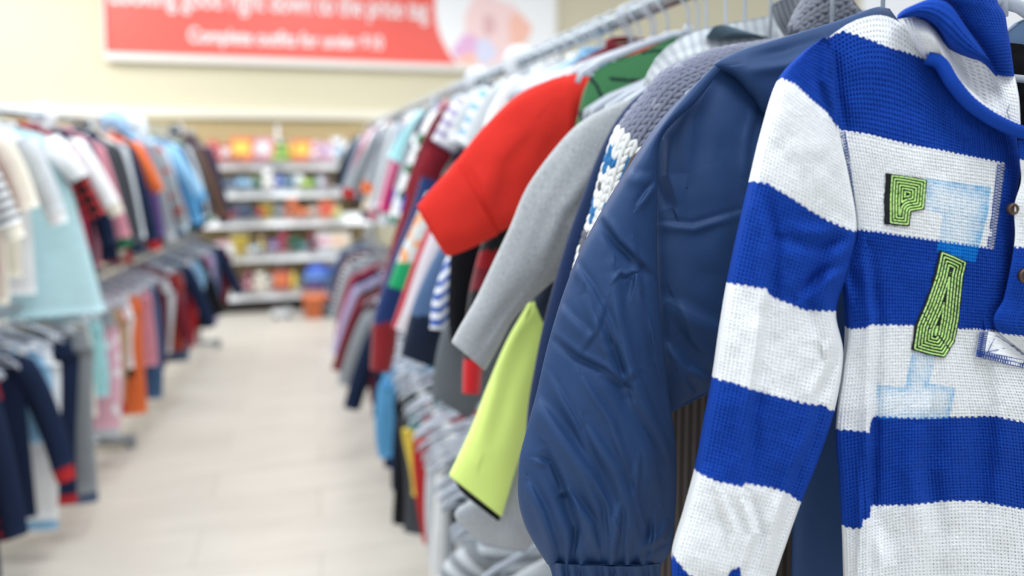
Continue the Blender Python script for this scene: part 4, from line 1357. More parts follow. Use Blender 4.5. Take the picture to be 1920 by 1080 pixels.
# ---------------------------------------------- colour words
K = {'white': (232, 234, 236), 'cream': (232, 226, 208), 'pale grey': (196, 202, 208), 'grey': (140, 146, 152), 'charcoal': (68, 72, 78), 'black': (22, 24, 28),
     'navy': (24, 38, 68), 'denim-blue': (58, 92, 132), 'slate-blue': (74, 96, 128), 'royal-blue': (36, 78, 190), 'light-blue': (132, 184, 222), 'sky-blue': (84, 160, 214), 'aqua': (150, 208, 214),
     'pale-aqua': (182, 220, 226), 'teal': (36, 128, 132), 'green': (30, 112, 78), 'olive': (92, 96, 62), 'lime': (176, 214, 70), 'yellow': (232, 204, 70), 'tan': (176, 146, 108),
     'brown': (98, 72, 58), 'orange': (232, 108, 52), 'rust': (164, 62, 48), 'red': (196, 40, 44), 'maroon': (116, 30, 42), 'crimson': (168, 28, 60), 'pink': (226, 168, 186),
     'rose': (204, 130, 146), 'magenta': (176, 36, 96), 'purple': (92, 66, 130), 'lilac': (176, 166, 206), 'burgundy': (92, 28, 40), 'beige': (214, 200, 180), 'peach': (240, 190, 160)}


GREYK = {c: tuple(v*.86+.14*sum(t)/3*.9 for v in t) for c, t in K.items()}


def cloth(spec):
    """'navy' or 'red/black plaid' or 'white/pink stripe' -> material"""
    w = spec.split(' ')
    kind = w[-1] if w[-1] in ('plaid', 'stripe', 'print', 'vstripe', 'heather') else 'plain'
    base = spec[:-(len(kind)+1)] if kind != 'plain' else spec
    cs = base.split('/')
    return fabric(kind, [GREYK[c] for c in cs], scale=1.4 if kind in ('print',) else 1)


PAT = {'plain': '', 'plaid': ' plaid', 'stripe': ' striped', 'print': ' patterned', 'vstripe': ' pinstriped', 'heather': ' heather'}


def spoken(spec):
    w = spec.split(' ')
    kind = w[-1] if w[-1] in ('plaid', 'stripe', 'print', 'vstripe', 'heather') else 'plain'
    base = spec[:-(len(kind)+1)] if kind != 'plain' else spec
    return base.replace('/', '-and-').replace(' ', '-') + PAT[kind]


KINDS = {'long': ('long-sleeved top', 'top', 'long_sleeved_shirt'), 'short': ('T-shirt', 'T-shirt', 'short_sleeved_shirt'), 'hoodie': ('hooded top', 'hoodie', 'hooded_top'),
         'coat': ('jacket', 'jacket', 'zip_jacket'), 'dress': ('dress', 'dress', 'dress'), 'trousers': ('trousers', 'trousers', 'trousers'), 'vest': ('sleeveless top', 'top', 'sleeveless_shirt')}
NAMES_USED = set()


def row(items, rail, ang, aisle, where, group, hlabel, hgroup, seed0, wbase=.15, grow=1, **kw):
    """items: (Y, kind, main, [collar, sleeve, cuff], opts)."""
    items = sorted(items, key=lambda q: q[0])
    short = [(spoken(i[2]).split(' ')[0] + ' ' + {'long': 'top', 'short': 'T-shirt', 'hoodie': 'hoodie', 'coat': 'jacket', 'dress': 'dress', 'trousers': 'trousers', 'vest': 'vest'}[i[1]]) for i in items]
    for n, it in enumerate(items):
        Y, kind, main = it[:3]; ex = it[3] if len(it) > 3 else []; op = dict(it[4]) if len(it) > 4 else {}
        say, cat, nm = KINDS[kind]
        mats = [cloth(main)] + [cloth(e) for e in ex]
        if kind == 'coat' and len(mats) == 1: mats.append(fabric('plain', [(170, 174, 180)]))
        if n == 0: bt = 'nearest of its row'
        elif n == len(items)-1: bt = 'last of its row at the far end'
        else: bt = 'between ' + short[n-1] + ' and ' + short[n+1]
        lab = '%s %s %s, %s' % (spoken(main), say, where, bt)
        for alt in ('crumpled ', 'plain-hemmed ', 'loose ', 'small '):
            if lab in NAMES_USED: lab = alt + lab
            else: break
        NAMES_USED.add(lab)
        ww = lab.split()
        o = dict(L=.44, slen=.36, splay=.12, w=wbase); o.update(kw); o.update(op)
        if kind == 'short': o['slen'] = op.get('slen', .11); o['splay'] = op.get('splay', .07)
        if kind == 'vest': o['sleeves'] = False
        if kind == 'dress': o['L'] = op.get('L', .6); o['slen'] = op.get('slen', .16)
        o['L'] *= grow if op.get('L') else (1 if 'L' in kw else grow)
        rr = random.Random(seed0+n)
        garment(kind, rail, ang, Y, aisle, mats, lab, cat, nm, group, seed=seed0+n, yaw=op.get('yaw', rr.uniform(-.16, .16)) if True else 0,
                hlab=hlabel, hgroup=hgroup, **{k: v for k, v in o.items() if k != 'yaw'})


# ---------------------------------------------- mid-distance sleeves on the right rack (nearer first)
def sleeve_thing(name, label, cat, Y, pairs, T, mat, bodymat, color=None, opening=.02, extra=None, seed=0, L=.42):
    r = wthing(name, label, cat, tuple(RU(Y)))
    if pairs:
        net('sleeve', ladder(pairs), Y, T, mat, r, nuf=28, nub=10, nv=60, color=color, opening=opening, disp=lambda x, y: .006*vnoise(x, y, 45, 200+seed))
    for e in (extra or []):
        net(e[0], ladder(e[1]), Y, e[2], e[3], r, nuf=24, nub=10, nv=24, opening=.015)
    gbody(r, Y, .15, L, bodymat, 40+seed, .02)
    return r


def rows_col(bounds, cols):
    return lambda px, py, U, V: lin(np.array(cols))[sum((py > b_).astype(int) for b_ in bounds)] if bounds else None


VC = vcol_mat('dyed_cloth', .9, .15, .2)
sleeve_thing('plaid_shirt', 'maroon and black buffalo-check shirt with a bright red cuff, behind the grey sweatshirt', 'shirt', 1.25,
             [((930,380),(990,420)), ((905,450),(965,470)), ((888,510),(945,525)), ((878,560),(930,570)), ((872,620),(920,630)), ((868,690),(905,690)), ((867,735),(900,737))],
             [.02,.026,.028,.028,.026,.022,.02], VC, fabric('plaid', [(120, 34, 42), (20, 22, 28)]),
             rows_col([470, 502, 545, 590, 640, 676], [(28, 40, 44), (150, 30, 40), (110, 30, 42), (18, 22, 28), (110, 30, 42), (24, 26, 30), (196, 36, 44)]), seed=1)
sleeve_thing('denim_shirt', 'light denim-blue shirt peeking out between the red cuff and the grey sweatshirt', 'shirt', 1.30,
             [((935,400),(985,400)), ((915,440),(985,450)), ((912,470),(970,480)), ((920,490),(950,495))], .02, fabric('plain', [(108, 140, 176)]), fabric('plain', [(108, 140, 176)]), seed=2)
sleeve_thing('black_shirt', 'black long-sleeved top hanging directly below the red cuff', 'top', 1.36,
             [((880,400),(960,400)), ((848,455),(925,455)), ((842,520),(905,520)), ((840,590),(885,590)), ((845,640),(880,640))], .028, fabric('plain', [(18, 20, 26)]), fabric('plain', [(18, 20, 26)]), seed=3)
sleeve_thing('charcoal_shirt', 'mid-grey long-sleeved top with a broad sleeve, left of the neon sleeve', 'top', 1.42,
             [((885,500),(1010,510)), ((858,570),(990,590)), ((832,615),(965,640)), ((818,665),(935,690)), ((808,738),(882,785))], [.02,.028,.03,.03,.022], fabric('heather', [(92, 98, 104), (108, 114, 120)]), fabric('plain', [(98, 104, 110)]), seed=4)
sleeve_thing('patterned_shirt', 'white shirt with a bold blue zigzag pattern, beside the black top', 'shirt', 1.50,
             [((838,480),(870,490)), ((822,525),(858,530)), ((810,568),(850,570)), ((806,614),(840,618))], .024, VC, fabric('stripe', [(228, 232, 240), (52, 88, 168)]),
             lambda px, py, U, V: np.where((np.sin((py+px*.4)*2*PI/24+1.2*np.sin(px/7)) > .1)[..., None], lin((232, 236, 244)), lin((60, 96, 176))), seed=5)
sleeve_thing('two_tone_shirt', 'slate-blue shirt with dark navy lower sleeves, under the red cuff', 'shirt', 1.58,
             [((860,400),(910,420)), ((828,455),(880,470)), ((800,508),(862,530)), ((775,568),(845,590)), ((758,632),(832,645)), ((752,664),(820,690))], [.02,.028,.03,.03,.03,.024], VC, fabric('plain', [(70, 94, 128)]),
             lambda px, py, U, V: np.where((py > 592)[..., None], lin((20, 32, 54)), lin((74, 100, 136))), seed=6)
sleeve_thing('white_shirt', 'white long-sleeved shirt with a red edge, left of the slate-blue one', 'shirt', 1.72,
             [((838,350),(880,370)), ((806,415),(850,425)), ((775,490),(822,500)), ((748,570),(796,580)), ((734,612),(768,624))], [.02,.026,.028,.026,.02], VC, fabric('plain', [(232, 228, 232)]),
             lambda px, py, U, V: np.where((U < .012)[..., None], lin((176, 40, 56)), lin((236, 228, 234))), seed=7)
sleeve_thing('green_trimmed_shirt', 'pale shirt with an emerald green cuff, between the navy sleeve and the white shirt', 'shirt', 1.86,
             [((800,360),(840,370)), ((772,425),(812,432)), ((748,480),(785,490)), ((728,535),(765,545))], [.02,.026,.026,.022], VC, fabric('print', [(222, 214, 206), (226, 150, 96)]),
             lambda px, py, U, V: np.where((py > 492)[..., None], lin((28, 150, 96)), np.where((vnoise(px, py, 12, 9) > .12)[..., None], lin((226, 160, 110)), lin((206, 212, 210)))), seed=8)
sleeve_thing('navy_maroon_shirt', 'navy long-sleeved top with a wide maroon cuff, left of the white shirt', 'top', 2.02,
             [((790,330),(840,345)), ((768,400),(812,410)), ((740,470),(790,480)), ((716,540),(765,550)), ((700,600),(748,606)), ((696,650),(742,655)), ((694,692),(732,697))], [.02,.03,.032,.032,.03,.03,.028], VC, fabric('plain', [(28, 46, 92)]),
             lambda px, py, U, V: np.where((py > 606)[..., None], lin((132, 34, 40)), lin((30, 50, 100))), seed=9)
sleeve_thing('maroon_shirt', 'dark maroon long-sleeved top hanging just beyond the navy and maroon one', 'top', 2.2,
             [((800,270),(850,290)), ((778,320),(825,335)), ((755,390),(800,400)), ((736,450),(780,460)), ((722,510),(765,520)), ((712,560),(745,565))], [.02,.03,.03,.03,.028,.022], fabric('plain', [(124, 32, 44)]), fabric('plain', [(124, 32, 44)]), seed=10)

RH = ('clear plastic hanger on the upper rail of the right-hand rack', 'clear hangers on the upper right rail')
# hangers of the foreground and mid garments
for Y in (.70, .78, .83, .90, .96, 1.01, 1.065, 1.09, 1.12, 1.19, 1.25, 1.30, 1.36, 1.42, 1.50, 1.58, 1.72, 1.86, 2.02, 2.2):
    p = RU(Y); place_hanger(tuple(p), RUa+PI, RH[0], RH[1], low=Y < 1.1)
p = RU(YH+.004)
place_hanger((p.x, p.y, p.z), RUa+PI, 'clear plastic hanger inside the blue and white striped hoodie at the front', None, True, .72)
p = RU(YB+.01); place_hanger(tuple(p), RUa+PI, 'clear plastic hanger holding the black fleece jacket', None, True, .5)

TWU = 'on upper right rail'
ITEMS_RU = [
    (1.33, 'vest', 'maroon'), (1.47, 'vest', 'light-blue'),
    (1.55, 'short', 'white'), (1.65, 'short', 'pale grey'), (1.79, 'short', 'white/light-blue stripe'), (1.94, 'short', 'pale grey/white print'),
    (2.1, 'short', 'white/lilac stripe'), (2.28, 'long', 'navy', ['navy', 'maroon', 'royal-blue'], dict(slen=.26)), (2.36, 'long', 'pale grey', ['white', 'pale grey', 'navy'], dict(splay=.12)), (2.45, 'long', 'white/green print'),
    (2.54, 'hoodie', 'grey', ['grey', 'grey', 'navy']), (2.64, 'short', 'navy/white print'), (2.73, 'long', 'grey', ['aqua', 'grey', 'royal-blue'], dict(slen=.24)), (2.82, 'long', 'pale grey', ['aqua', 'aqua'], dict(splay=.1, slen=.16)),
    (2.92, 'long', 'magenta', ['crimson', 'magenta', 'pale grey']), (3.02, 'long', 'pink'), (3.12, 'long', 'maroon', [], dict(splay=.15)), (3.23, 'long', 'light-blue'),
    (3.34, 'coat', 'grey'), (3.46, 'long', 'rose', ['white', 'pale grey', 'rose']), (3.58, 'long', 'pale grey', ['grey', 'grey', 'orange'], dict(slen=.26, splay=.16)), (3.70, 'long', 'beige', ['beige', 'beige', 'charcoal'], dict(splay=.15)),
    (3.82, 'short', 'cream'), (3.95, 'hoodie', 'pale grey'), (4.08, 'long', 'navy'), (4.2, 'long', 'grey', ['grey', 'grey', 'red'], dict(slen=.3, splay=.16)), (4.33, 'coat', 'black'),
    (4.46, 'long', 'grey/pale grey stripe'), (4.6, 'hoodie', 'charcoal', ['grey', 'pale grey', 'black']), (4.74, 'long', 'white'), (4.88, 'short', 'pink'), (5.02, 'long', 'crimson'),
    (5.16, 'coat', 'charcoal', ['grey', 'grey', 'black'], dict(splay=.15)), (5.3, 'long', 'pale grey/black stripe'), (5.45, 'hoodie', 'white/lilac print'), (5.6, 'long', 'denim-blue'), (5.75, 'long', 'pink/magenta print'),
    (5.9, 'coat', 'grey', ['grey', 'grey', 'navy'], dict(splay=.16)), (6.05, 'long', 'black', [], dict(splay=.16)), (6.2, 'coat', 'slate-blue', [], dict(splay=.15)), (6.35, 'hoodie', 'charcoal', [], dict(splay=.15)), (6.48, 'long', 'navy')]
row(ITEMS_RU, RU, RUa, -1, TWU, 'children\'s clothes on the upper right rail', RH[0], RH[1], 300, splay=.13, L=.42)

LH = ('clear plastic hanger on the lower rail of the right-hand rack', 'clear hangers on the lower right rail')
ITEMS_RL = [
    (1.0, 'long', 'pale grey heather'.replace(' heather', ''), ['grey'], dict(L=.5)), (1.12, 'long', 'grey', ['white'], dict(splay=.16)), (1.25, 'long', 'pale grey/white print', [], dict(splay=.17)), (1.38, 'long', 'grey/pale grey stripe', [], dict(splay=.18)),
    (1.5, 'trousers', 'light-blue', [], dict(L=.55)), (1.62, 'trousers', 'pale grey', [], dict(L=.6)), (1.75, 'trousers', 'black', [], dict(L=.6)), (1.88, 'trousers', 'grey', [], dict(L=.58)), (2.0, 'trousers', 'white', [], dict(L=.56)),
    (2.1, 'trousers', 'pale grey', [], dict(L=.5, w=.17)), (2.2, 'trousers', 'red', [], dict(L=.48, w=.19)), (2.3, 'trousers', 'yellow', ['teal'], dict(L=.40, w=.21)), (2.4, 'trousers', 'charcoal', [], dict(L=.56, w=.22)),
    (2.5, 'trousers', 'black', [], dict(L=.58, w=.235)), (2.6, 'trousers', 'navy', [], dict(L=.5, w=.22)), (2.7, 'trousers', 'sky-blue', [], dict(L=.42, w=.27)), (2.84, 'trousers', 'pale grey', [], dict(L=.42, w=.2)), (2.98, 'trousers', 'navy', [], dict(L=.56, w=.24)), (3.14, 'trousers', 'charcoal', [], dict(L=.54, w=.22)),
    (3.28, 'trousers', 'brown', [], dict(L=.55, w=.22)), (3.42, 'coat', 'navy', [], dict(splay=.14)), (3.56, 'trousers', 'burgundy', [], dict(L=.5, w=.22)), (3.7, 'long', 'grey', [], dict(splay=.14)), (3.85, 'coat', 'black', [], dict(splay=.13)),
    (4.0, 'trousers', 'navy/red plaid', [], dict(L=.5, w=.22)), (4.15, 'long', 'maroon', [], dict(splay=.14)), (4.3, 'coat', 'charcoal', [], dict(splay=.12)), (4.5, 'long', 'lilac', [], dict(splay=.14)), (4.7, 'coat', 'navy', [], dict(splay=.13)),
    (4.9, 'long', 'crimson', [], dict(splay=.14)), (5.1, 'trousers', 'denim-blue', [], dict(w=.22)), (5.3, 'coat', 'grey', [], dict(splay=.13)), (5.5, 'long', 'navy/white stripe', [], dict(splay=.13)), (5.75, 'coat', 'burgundy', [], dict(splay=.13)),
    (6.0, 'trousers', 'pale grey', [], dict(w=.22)), (6.3, 'coat', 'slate-blue', [], dict(splay=.13))]
row(ITEMS_RL, RL, RLa, -1, 'on lower right rail', 'children\'s clothes on the lower right rail', LH[0], LH[1], 500, wbase=.17, L=.5)

# ---------------------------------------------- left rack
UH = ('clear plastic hanger on the upper rail of the left-hand rack', 'clear hangers on the upper left rail')
ITEMS_LU = [
    (2.5, 'coat', 'navy', ['navy', 'white/charcoal stripe', 'cream']), (2.66, 'long', 'navy/white stripe'), (2.82, 'coat', 'navy', ['red', 'white/charcoal stripe', 'cream'], dict(splay=.12, slen=.26, L=.66)), (2.95, 'hoodie', 'crimson', [], dict(splay=.05)),
    (3.06, 'long', 'cream', [], dict(splay=.11, slen=.24)), (3.17, 'vest', 'cream', [], dict(L=.5)), (3.28, 'long', 'white', ['white', 'pale grey', 'white'], dict(splay=.1, slen=.26)), (3.42, 'dress', 'pale-aqua', ['white', 'white'], dict(L=.66, splay=.1, slen=.14, w=.18, yaw=.25)),
    (3.54, 'long', 'red/black plaid', [], dict(splay=.17, slen=.3)), (3.64, 'long', 'crimson', [], dict(splay=.08)), (3.74, 'long', 'navy', ['white', 'white', 'cream'], dict(splay=.17, slen=.26)), (3.86, 'coat', 'navy', [], dict(L=.56, splay=.12, slen=.42)),
    (3.98, 'long', 'rose', ['pink', 'rose', 'green'], dict(splay=.14)), (4.08, 'coat', 'navy', ['grey', 'charcoal', 'red'], dict(L=.55, splay=.1)), (4.2, 'hoodie', 'navy', ['white', 'charcoal', 'navy'], dict(splay=.12)),
    (4.32, 'long', 'cream', ['cream', 'pale grey', 'charcoal'], dict(splay=.12)), (4.44, 'long', 'red', ['grey', 'navy', 'red'], dict(L=.6)), (4.56, 'long', 'orange', ['peach', 'orange', 'orange'], dict(splay=.14, slen=.2)), (4.68, 'coat', 'charcoal', ['navy', 'purple', 'black'], dict(splay=.1)),
    (4.8, 'hoodie', 'light-blue', ['light-blue', 'grey', 'pale grey'], dict(splay=.12)), (4.92, 'long', 'grey/rust print', [], dict(splay=.14)), (5.04, 'long', 'white/light-blue stripe', [], dict(splay=.15)), (5.18, 'coat', 'light-blue', ['white', 'light-blue', 'sky-blue'], dict(splay=.19, slen=.3)),
    (5.32, 'coat', 'denim-blue', ['teal', 'sky-blue', 'navy'], dict(splay=.17)), (5.46, 'coat', 'navy', [], dict(splay=.18)), (5.6, 'long', 'pale grey'), (5.74, 'long', 'green', ['grey', 'charcoal', 'green'], dict(splay=.17)),
    (5.9, 'coat', 'brown', ['tan', 'brown', 'navy'], dict(splay=.17)), (6.06, 'coat', 'navy', ['navy', 'navy', 'rust'], dict(splay=.15)), (6.2, 'long', 'maroon/navy stripe', [], dict(splay=.14)), (6.34, 'hoodie', 'charcoal', [], dict(splay=.13))]
row(ITEMS_LU, LU, LUa, 1, 'on upper left rail', 'children\'s clothes on the upper left rail', UH[0], UH[1], 700, L=.68, slen=.46, grow=1.2)

DH = ('clear plastic hanger on the lower rail of the left-hand rack', 'clear hangers on the lower left rail')
ITEMS_LL = [
    (2.4, 'coat', 'navy', ['red'], dict(L=.56)), (2.55, 'coat', 'red', [], dict(L=.62, splay=.06)), (2.7, 'coat', 'navy', ['grey'], dict(L=.58, splay=.12, slen=.46)), (2.84, 'trousers', 'navy/red plaid', [], dict(w=.22, L=.52)), (2.98, 'coat', 'navy', ['slate-blue', 'navy', 'red'], dict(L=.52, splay=.14)),
    (3.1, 'trousers', 'light-blue', [], dict(w=.24, L=.34)), (3.22, 'trousers', 'white', ['white', 'light-blue'], dict(w=.24, L=.6)), (3.34, 'trousers', 'navy', ['navy', 'red'], dict(w=.25, L=.58)), (3.46, 'trousers', 'grey', ['grey', 'slate-blue'], dict(w=.28, L=.62)),
    (3.58, 'trousers', 'cream', [], dict(w=.24, L=.4)), (3.7, 'trousers', 'aqua', [], dict(w=.24, L=.36)), (3.82, 'trousers', 'pink/white print', ['grey', 'pale grey'], dict(w=.26, L=.5)), (3.94, 'trousers', 'tan', [], dict(w=.25, L=.44)), (4.04, 'trousers', 'red', [], dict(w=.23, L=.5)),
    (4.14, 'trousers', 'white', ['white', 'black'], dict(w=.24, L=.36)), (4.26, 'trousers', 'orange', [], dict(w=.25, L=.56)), (4.38, 'trousers', 'rose', [], dict(w=.26, L=.4)), (4.5, 'trousers', 'denim-blue', [], dict(w=.25, L=.56)), (4.62, 'trousers', 'burgundy', [], dict(w=.25, L=.46)),
    (4.74, 'trousers', 'pale grey', [], dict(w=.26, L=.42)), (4.86, 'long', 'maroon', [], dict(splay=.14, L=.4)), (4.98, 'trousers', 'rust', [], dict(w=.27, L=.46)), (5.1, 'trousers', 'slate-blue', [], dict(w=.26, L=.52)), (5.22, 'coat', 'navy', [], dict(splay=.15, L=.5)),
    (5.36, 'trousers', 'red', [], dict(w=.24, L=.5)), (5.5, 'trousers', 'light-blue', [], dict(w=.26, L=.36)), (5.64, 'coat', 'black', [], dict(splay=.15, L=.46)), (5.78, 'trousers', 'magenta', [], dict(w=.25, L=.46)), (5.92, 'trousers', 'lilac', [], dict(w=.27, L=.48)),
    (6.06, 'trousers', 'denim-blue', [], dict(w=.26, L=.44)), (6.2, 'coat', 'navy', [], dict(splay=.15, L=.42)), (6.34, 'trousers', 'maroon', [], dict(w=.28, L=.42))]
row(ITEMS_LL, LL, LLa, 1, 'on lower left rail', 'children\'s clothes on the lower left rail', DH[0], DH[1], 900, wbase=.17, L=.5, grow=1.28)
# bare hangers bunched on the lower rails
for k in range(26):
    Y = 4.0 + k*.095 + random.uniform(-.02, .02)
    p = LL(Y); place_hanger(tuple(p), LLa+random.uniform(-.3, .3), DH[0], DH[1])
for k in range(14):
    Y = 2.42 + k*.11 + random.uniform(-.02, .02)
    p = LL(Y+.03); place_hanger(tuple(p), LLa+random.uniform(-.25, .25), DH[0], DH[1])
for k in range(24):
    Y = 1.32 + k*.085 + random.uniform(-.02, .02)
    p = RL(Y); place_hanger(tuple(p), RLa+PI+random.uniform(-.3, .3), LH[0], LH[1])
for k in range(22):
    Y = 1.24 + k*.085 + random.uniform(-.02, .02)
    p = RU(Y); place_hanger(tuple(p), RUa+PI+random.uniform(-.2, .2), RH[0], RH[1])

# size dividers clipped on the rails
def divider(rail, Y, r, colr, label):
    p = rail(Y)
    b = MB(); b.lathe((0, 0, 0), [(.014, -.0015), (r, -.0015), (r+.001, 0), (r, .0015), (.014, .0015)], 28, 'y')
    o = b.obj('size_divider', plain_mat('divider_%d_%d_%d' % colr, colr, .4, .4)); o.location = p
    return tag(o, label, 'rail divider')
divider(RU, 2.08, .047, (236, 238, 240), 'round white size divider on the right rail just beyond the row of bare hooks')
divider(RU, 2.6, .045, (226, 230, 236), 'round pale size divider on the right rail further along')
divider(LU, 2.74, .05, (226, 236, 240), 'round white size divider at the near end of the left upper rail')
divider(LU, 3.0, .04, (240, 150, 96), 'round orange size divider on the left upper rail')
divider(LU, 3.8, .055, (238, 240, 244), 'large round white size divider in the middle of the left upper rail')
divider(LU, 4.7, .075, (160, 196, 232), 'large round light-blue size divider on the left upper rail')
divider(LU, 5.1, .06, (222, 228, 236), 'round grey-white size divider beyond the light-blue one')
divider(LU, 5.95, .045, (74, 82, 92), 'round dark grey size divider near the far end of the left upper rail')

# ---------------------------------------------- toy shelves at the end of the aisle
def floor_pt(px, py):
    d = MR @ np.array([(px-960)/F, -(py-CY)/F, -1.0]); s = -CAM_Z/d[2]; return d*s
SH_Y0 = 7.9
def shy(x): return SH_Y0 + WALL_S*x
def sx(px, Y=7.9):
    d = MR @ np.array([(px-960)/F, -(300-CY)/F, -1.0]); return d[0]*Y/d[1]
def sz(py, px=530, Y=7.9): return float(unproj(px, py, Y)[2])
M_SHELF = plain_mat('white_shelf_metal', (222, 224, 226), .45, .4)
M_PRICE = plain_mat('price_rail', (238, 240, 242), .4, .4)
xl, xr = sx(330), sx(700)
unit = thing('shelf_unit', 'white metal gondola shelves of toys against the back wall at the aisle end', 'shelving unit', ((xl+xr)/2, shy((xl+xr)/2)+.25, 0), WYAW)
W_ = xr-xl
b = MB(); b.box((0, .28, .95), (W_, .03, 1.7)); b.obj('back_panel', plain_mat('shelf_back', (170, 150, 112), .8, .2), unit, False)
for s in (-1, 0, 1):
    b = MB(); b.box((s*W_/2, .255, .95), (.035, .05, 1.7)); b.obj('upright', M_SHELF, unit, False)
b = MB(); b.box((0, 0, .055), (W_, .48, .10)); b.obj('base', plain_mat('dark_kick', (56, 52, 48), .6, .3), unit, False)
zs = [sz(y) for y in (300, 352, 406, 470, 540)]
for k, z in enumerate(zs):
    dpt = .48 if k else .42
    b = MB(); b.box((0, .25-dpt/2, z-.01), (W_, dpt, .02))
    s_ = b.obj('shelf', M_SHELF, unit, False)
    b = MB(); b.box((0, .25-dpt-.008, z-.035), (W_, .012, .11))
    b.v = [(x, y - (z-q_)*.45 - .02, q_) for x, y, q_ in b.v]
    b.obj('price_rail', M_PRICE, s_, False)
    if k < 4:
        for s in (-1, 0, 1):
            b = MB(); b.box((s*(W_/2-.02), .25-dpt/2+.04, z-.05), (.004, dpt-.1, .06)); b.obj('bracket', M_SHELF, unit, False)


def toy_mat(c): return plain_mat('toy_'+c.replace('-', '_').replace(' ', '_'), tuple(v*.78+38 for v in K[c]), .5, .4)


def T_truck(r, c1, c2, s):
    b = MB(); b.box((-.03*s, 0, .055*s), (.13*s, .08*s, .06*s)); b.box((0, 0, .026*s), (.2*s, .075*s, .016*s)); b.obj('truck_bed', toy_mat(c1), r, False)
    b = MB(); b.box((.068*s, 0, .062*s), (.055*s, .075*s, .075*s)); b.box((.1*s, 0, .04*s), (.03*s, .07*s, .035*s)); b.obj('cab', toy_mat(c2), r, False)
    for x in (-.06, .065):
        for y in (-1, 1):
            w = MB(); w.lathe((x*s, y*.04*s, .022*s), [(.01*s, -.012*s), (.022*s, -.01*s), (.022*s, .01*s), (.01*s, .012*s)], 14, 'y'); w.obj('wheel', toy_mat('black'), r)
def T_ball(r, c1, c2, s):
    b = MB(); b.ball((0, 0, .06*s), .06*s, 18); b.obj('ball_skin', toy_mat(c1), r)
    b = MB(); b.tube([(.0605*s*math.cos(a), .0605*s*math.sin(a), .06*s) for a in np.linspace(0, 2*PI, 24, endpoint=False)], .006*s, 6, closed=True); b.obj('stripe', toy_mat(c2), r)
def T_bear(r, c1, c2, s):
    b = MB(); b.ball((0, 0, .055*s), .055*s, 14, (1, .8, 1)); b.ball((0, -.005*s, .135*s), .042*s, 14)
    for k in (-1, 1):
        b.ball((k*.034*s, 0, .172*s), .016*s, 8); b.ball((k*.058*s, -.01*s, .08*s), .022*s, 8, (1, 1, 1.4)); b.ball((k*.036*s, -.045*s, .022*s), .024*s, 8, (1, 1.3, .9))
    b.obj('plush_body', toy_mat(c1), r)
    b = MB(); b.ball((0, -.042*s, .126*s), .017*s, 10, (1.1, .8, .9)); b.ball((0, -.04*s, .058*s), .03*s, 10, (1, .3, 1.1)); b.obj('muzzle', toy_mat(c2), r)
def T_box(r, c1, c2, s):
    b = MB(); b.box((0, 0, .07*s), (.13*s, .06*s, .14*s)); b.obj('carton', toy_mat(c1), r, False)
    b = MB(); b.box((0, -.031*s, .075*s), (.095*s, .003, .07*s)); b.obj('printed_panel', toy_mat(c2), r, False)
def T_bucket(r, c1, c2, s):
    b = MB(); b.lathe((0, 0, 0), [(.045*s, 0), (.06*s, .1*s), (.064*s, .1*s), (.064*s, .108*s), (.055*s, .108*s), (.042*s, .01*s)], 20); b.obj('pail', toy_mat(c1), r)
    b = MB(); b.tube([(.06*s*math.cos(a), 0, .1*s+.05*s*math.sin(a)) for a in np.linspace(0, PI, 12)], .003*s, 6); b.obj('handle', toy_mat(c2), r)
def T_rings(r, c1, c2, s):
    for k in range(4):
        R_ = (.055-.009*k)*s
        b = MB(); b.tube([(R_*math.cos(a), R_*math.sin(a), (.016+.026*k)*s) for a in np.linspace(0, 2*PI, 18, endpoint=False)], .014*s, 8, closed=True)
        b.obj('ring', toy_mat((c1, c2)[k % 2]), r)
    b = MB(); b.lathe((0, 0, 0), [(.05*s, 0), (.05*s, .006*s), (.01*s, .008*s), (.009*s, .125*s), (.002*s, .13*s)], 14); b.obj('spindle', toy_mat('white'), r)
def T_bottle(r, c1, c2, s):
    b = MB(); b.lathe((0, 0, 0), [(.03*s, 0), (.034*s, .01*s), (.034*s, .11*s), (.014*s, .145*s), (.014*s, .16*s)], 16); b.obj('bottle_body', toy_mat(c1), r)
    b = MB(); b.lathe((0, 0, .155*s), [(.017*s, 0), (.017*s, .024*s), (.012*s, .028*s)], 14); b.obj('cap', toy_mat(c2), r)
def T_basket(r, c1, c2, s):
    b = MB(); b.box((0, 0, .035*s), (.16*s, .1*s, .006*s))
    for sx_, sy_, dx, dy in ((0, -.05, .16, .005), (0, .05, .16, .005), (-.08, 0, .005, .1), (.08, 0, .005, .1)): b.box((sx_*s, sy_*s, .05*s), (dx*s, dy*s, .1*s))
    b.obj('bin', toy_mat(c1), r, False)
    b = MB()
    for k in range(4): b.ball(((-.05+.033*k)*s, 0, (.1)*s), .026*s, 10)
    b.obj('contents', toy_mat(c2), r)
TOYS = {'truck': (T_truck, 'toy_truck', 'toy truck', 'toy'), 'ball': (T_ball, 'toy_ball', 'ball', 'ball'), 'bear': (T_bear, 'plush_bear', 'plush bear', 'soft toy'), 'box': (T_box, 'boxed_toy', 'boxed toy', 'toy'),
        'bucket': (T_bucket, 'toy_bucket', 'toy bucket', 'bucket'), 'rings': (T_rings, 'stacking_rings', 'stacking-ring toy', 'toy'), 'bottle': (T_bottle, 'toy_bottle', 'plastic bottle', 'bottle'), 'basket': (T_basket, 'toy_bin', 'bin of small toys', 'bin')}
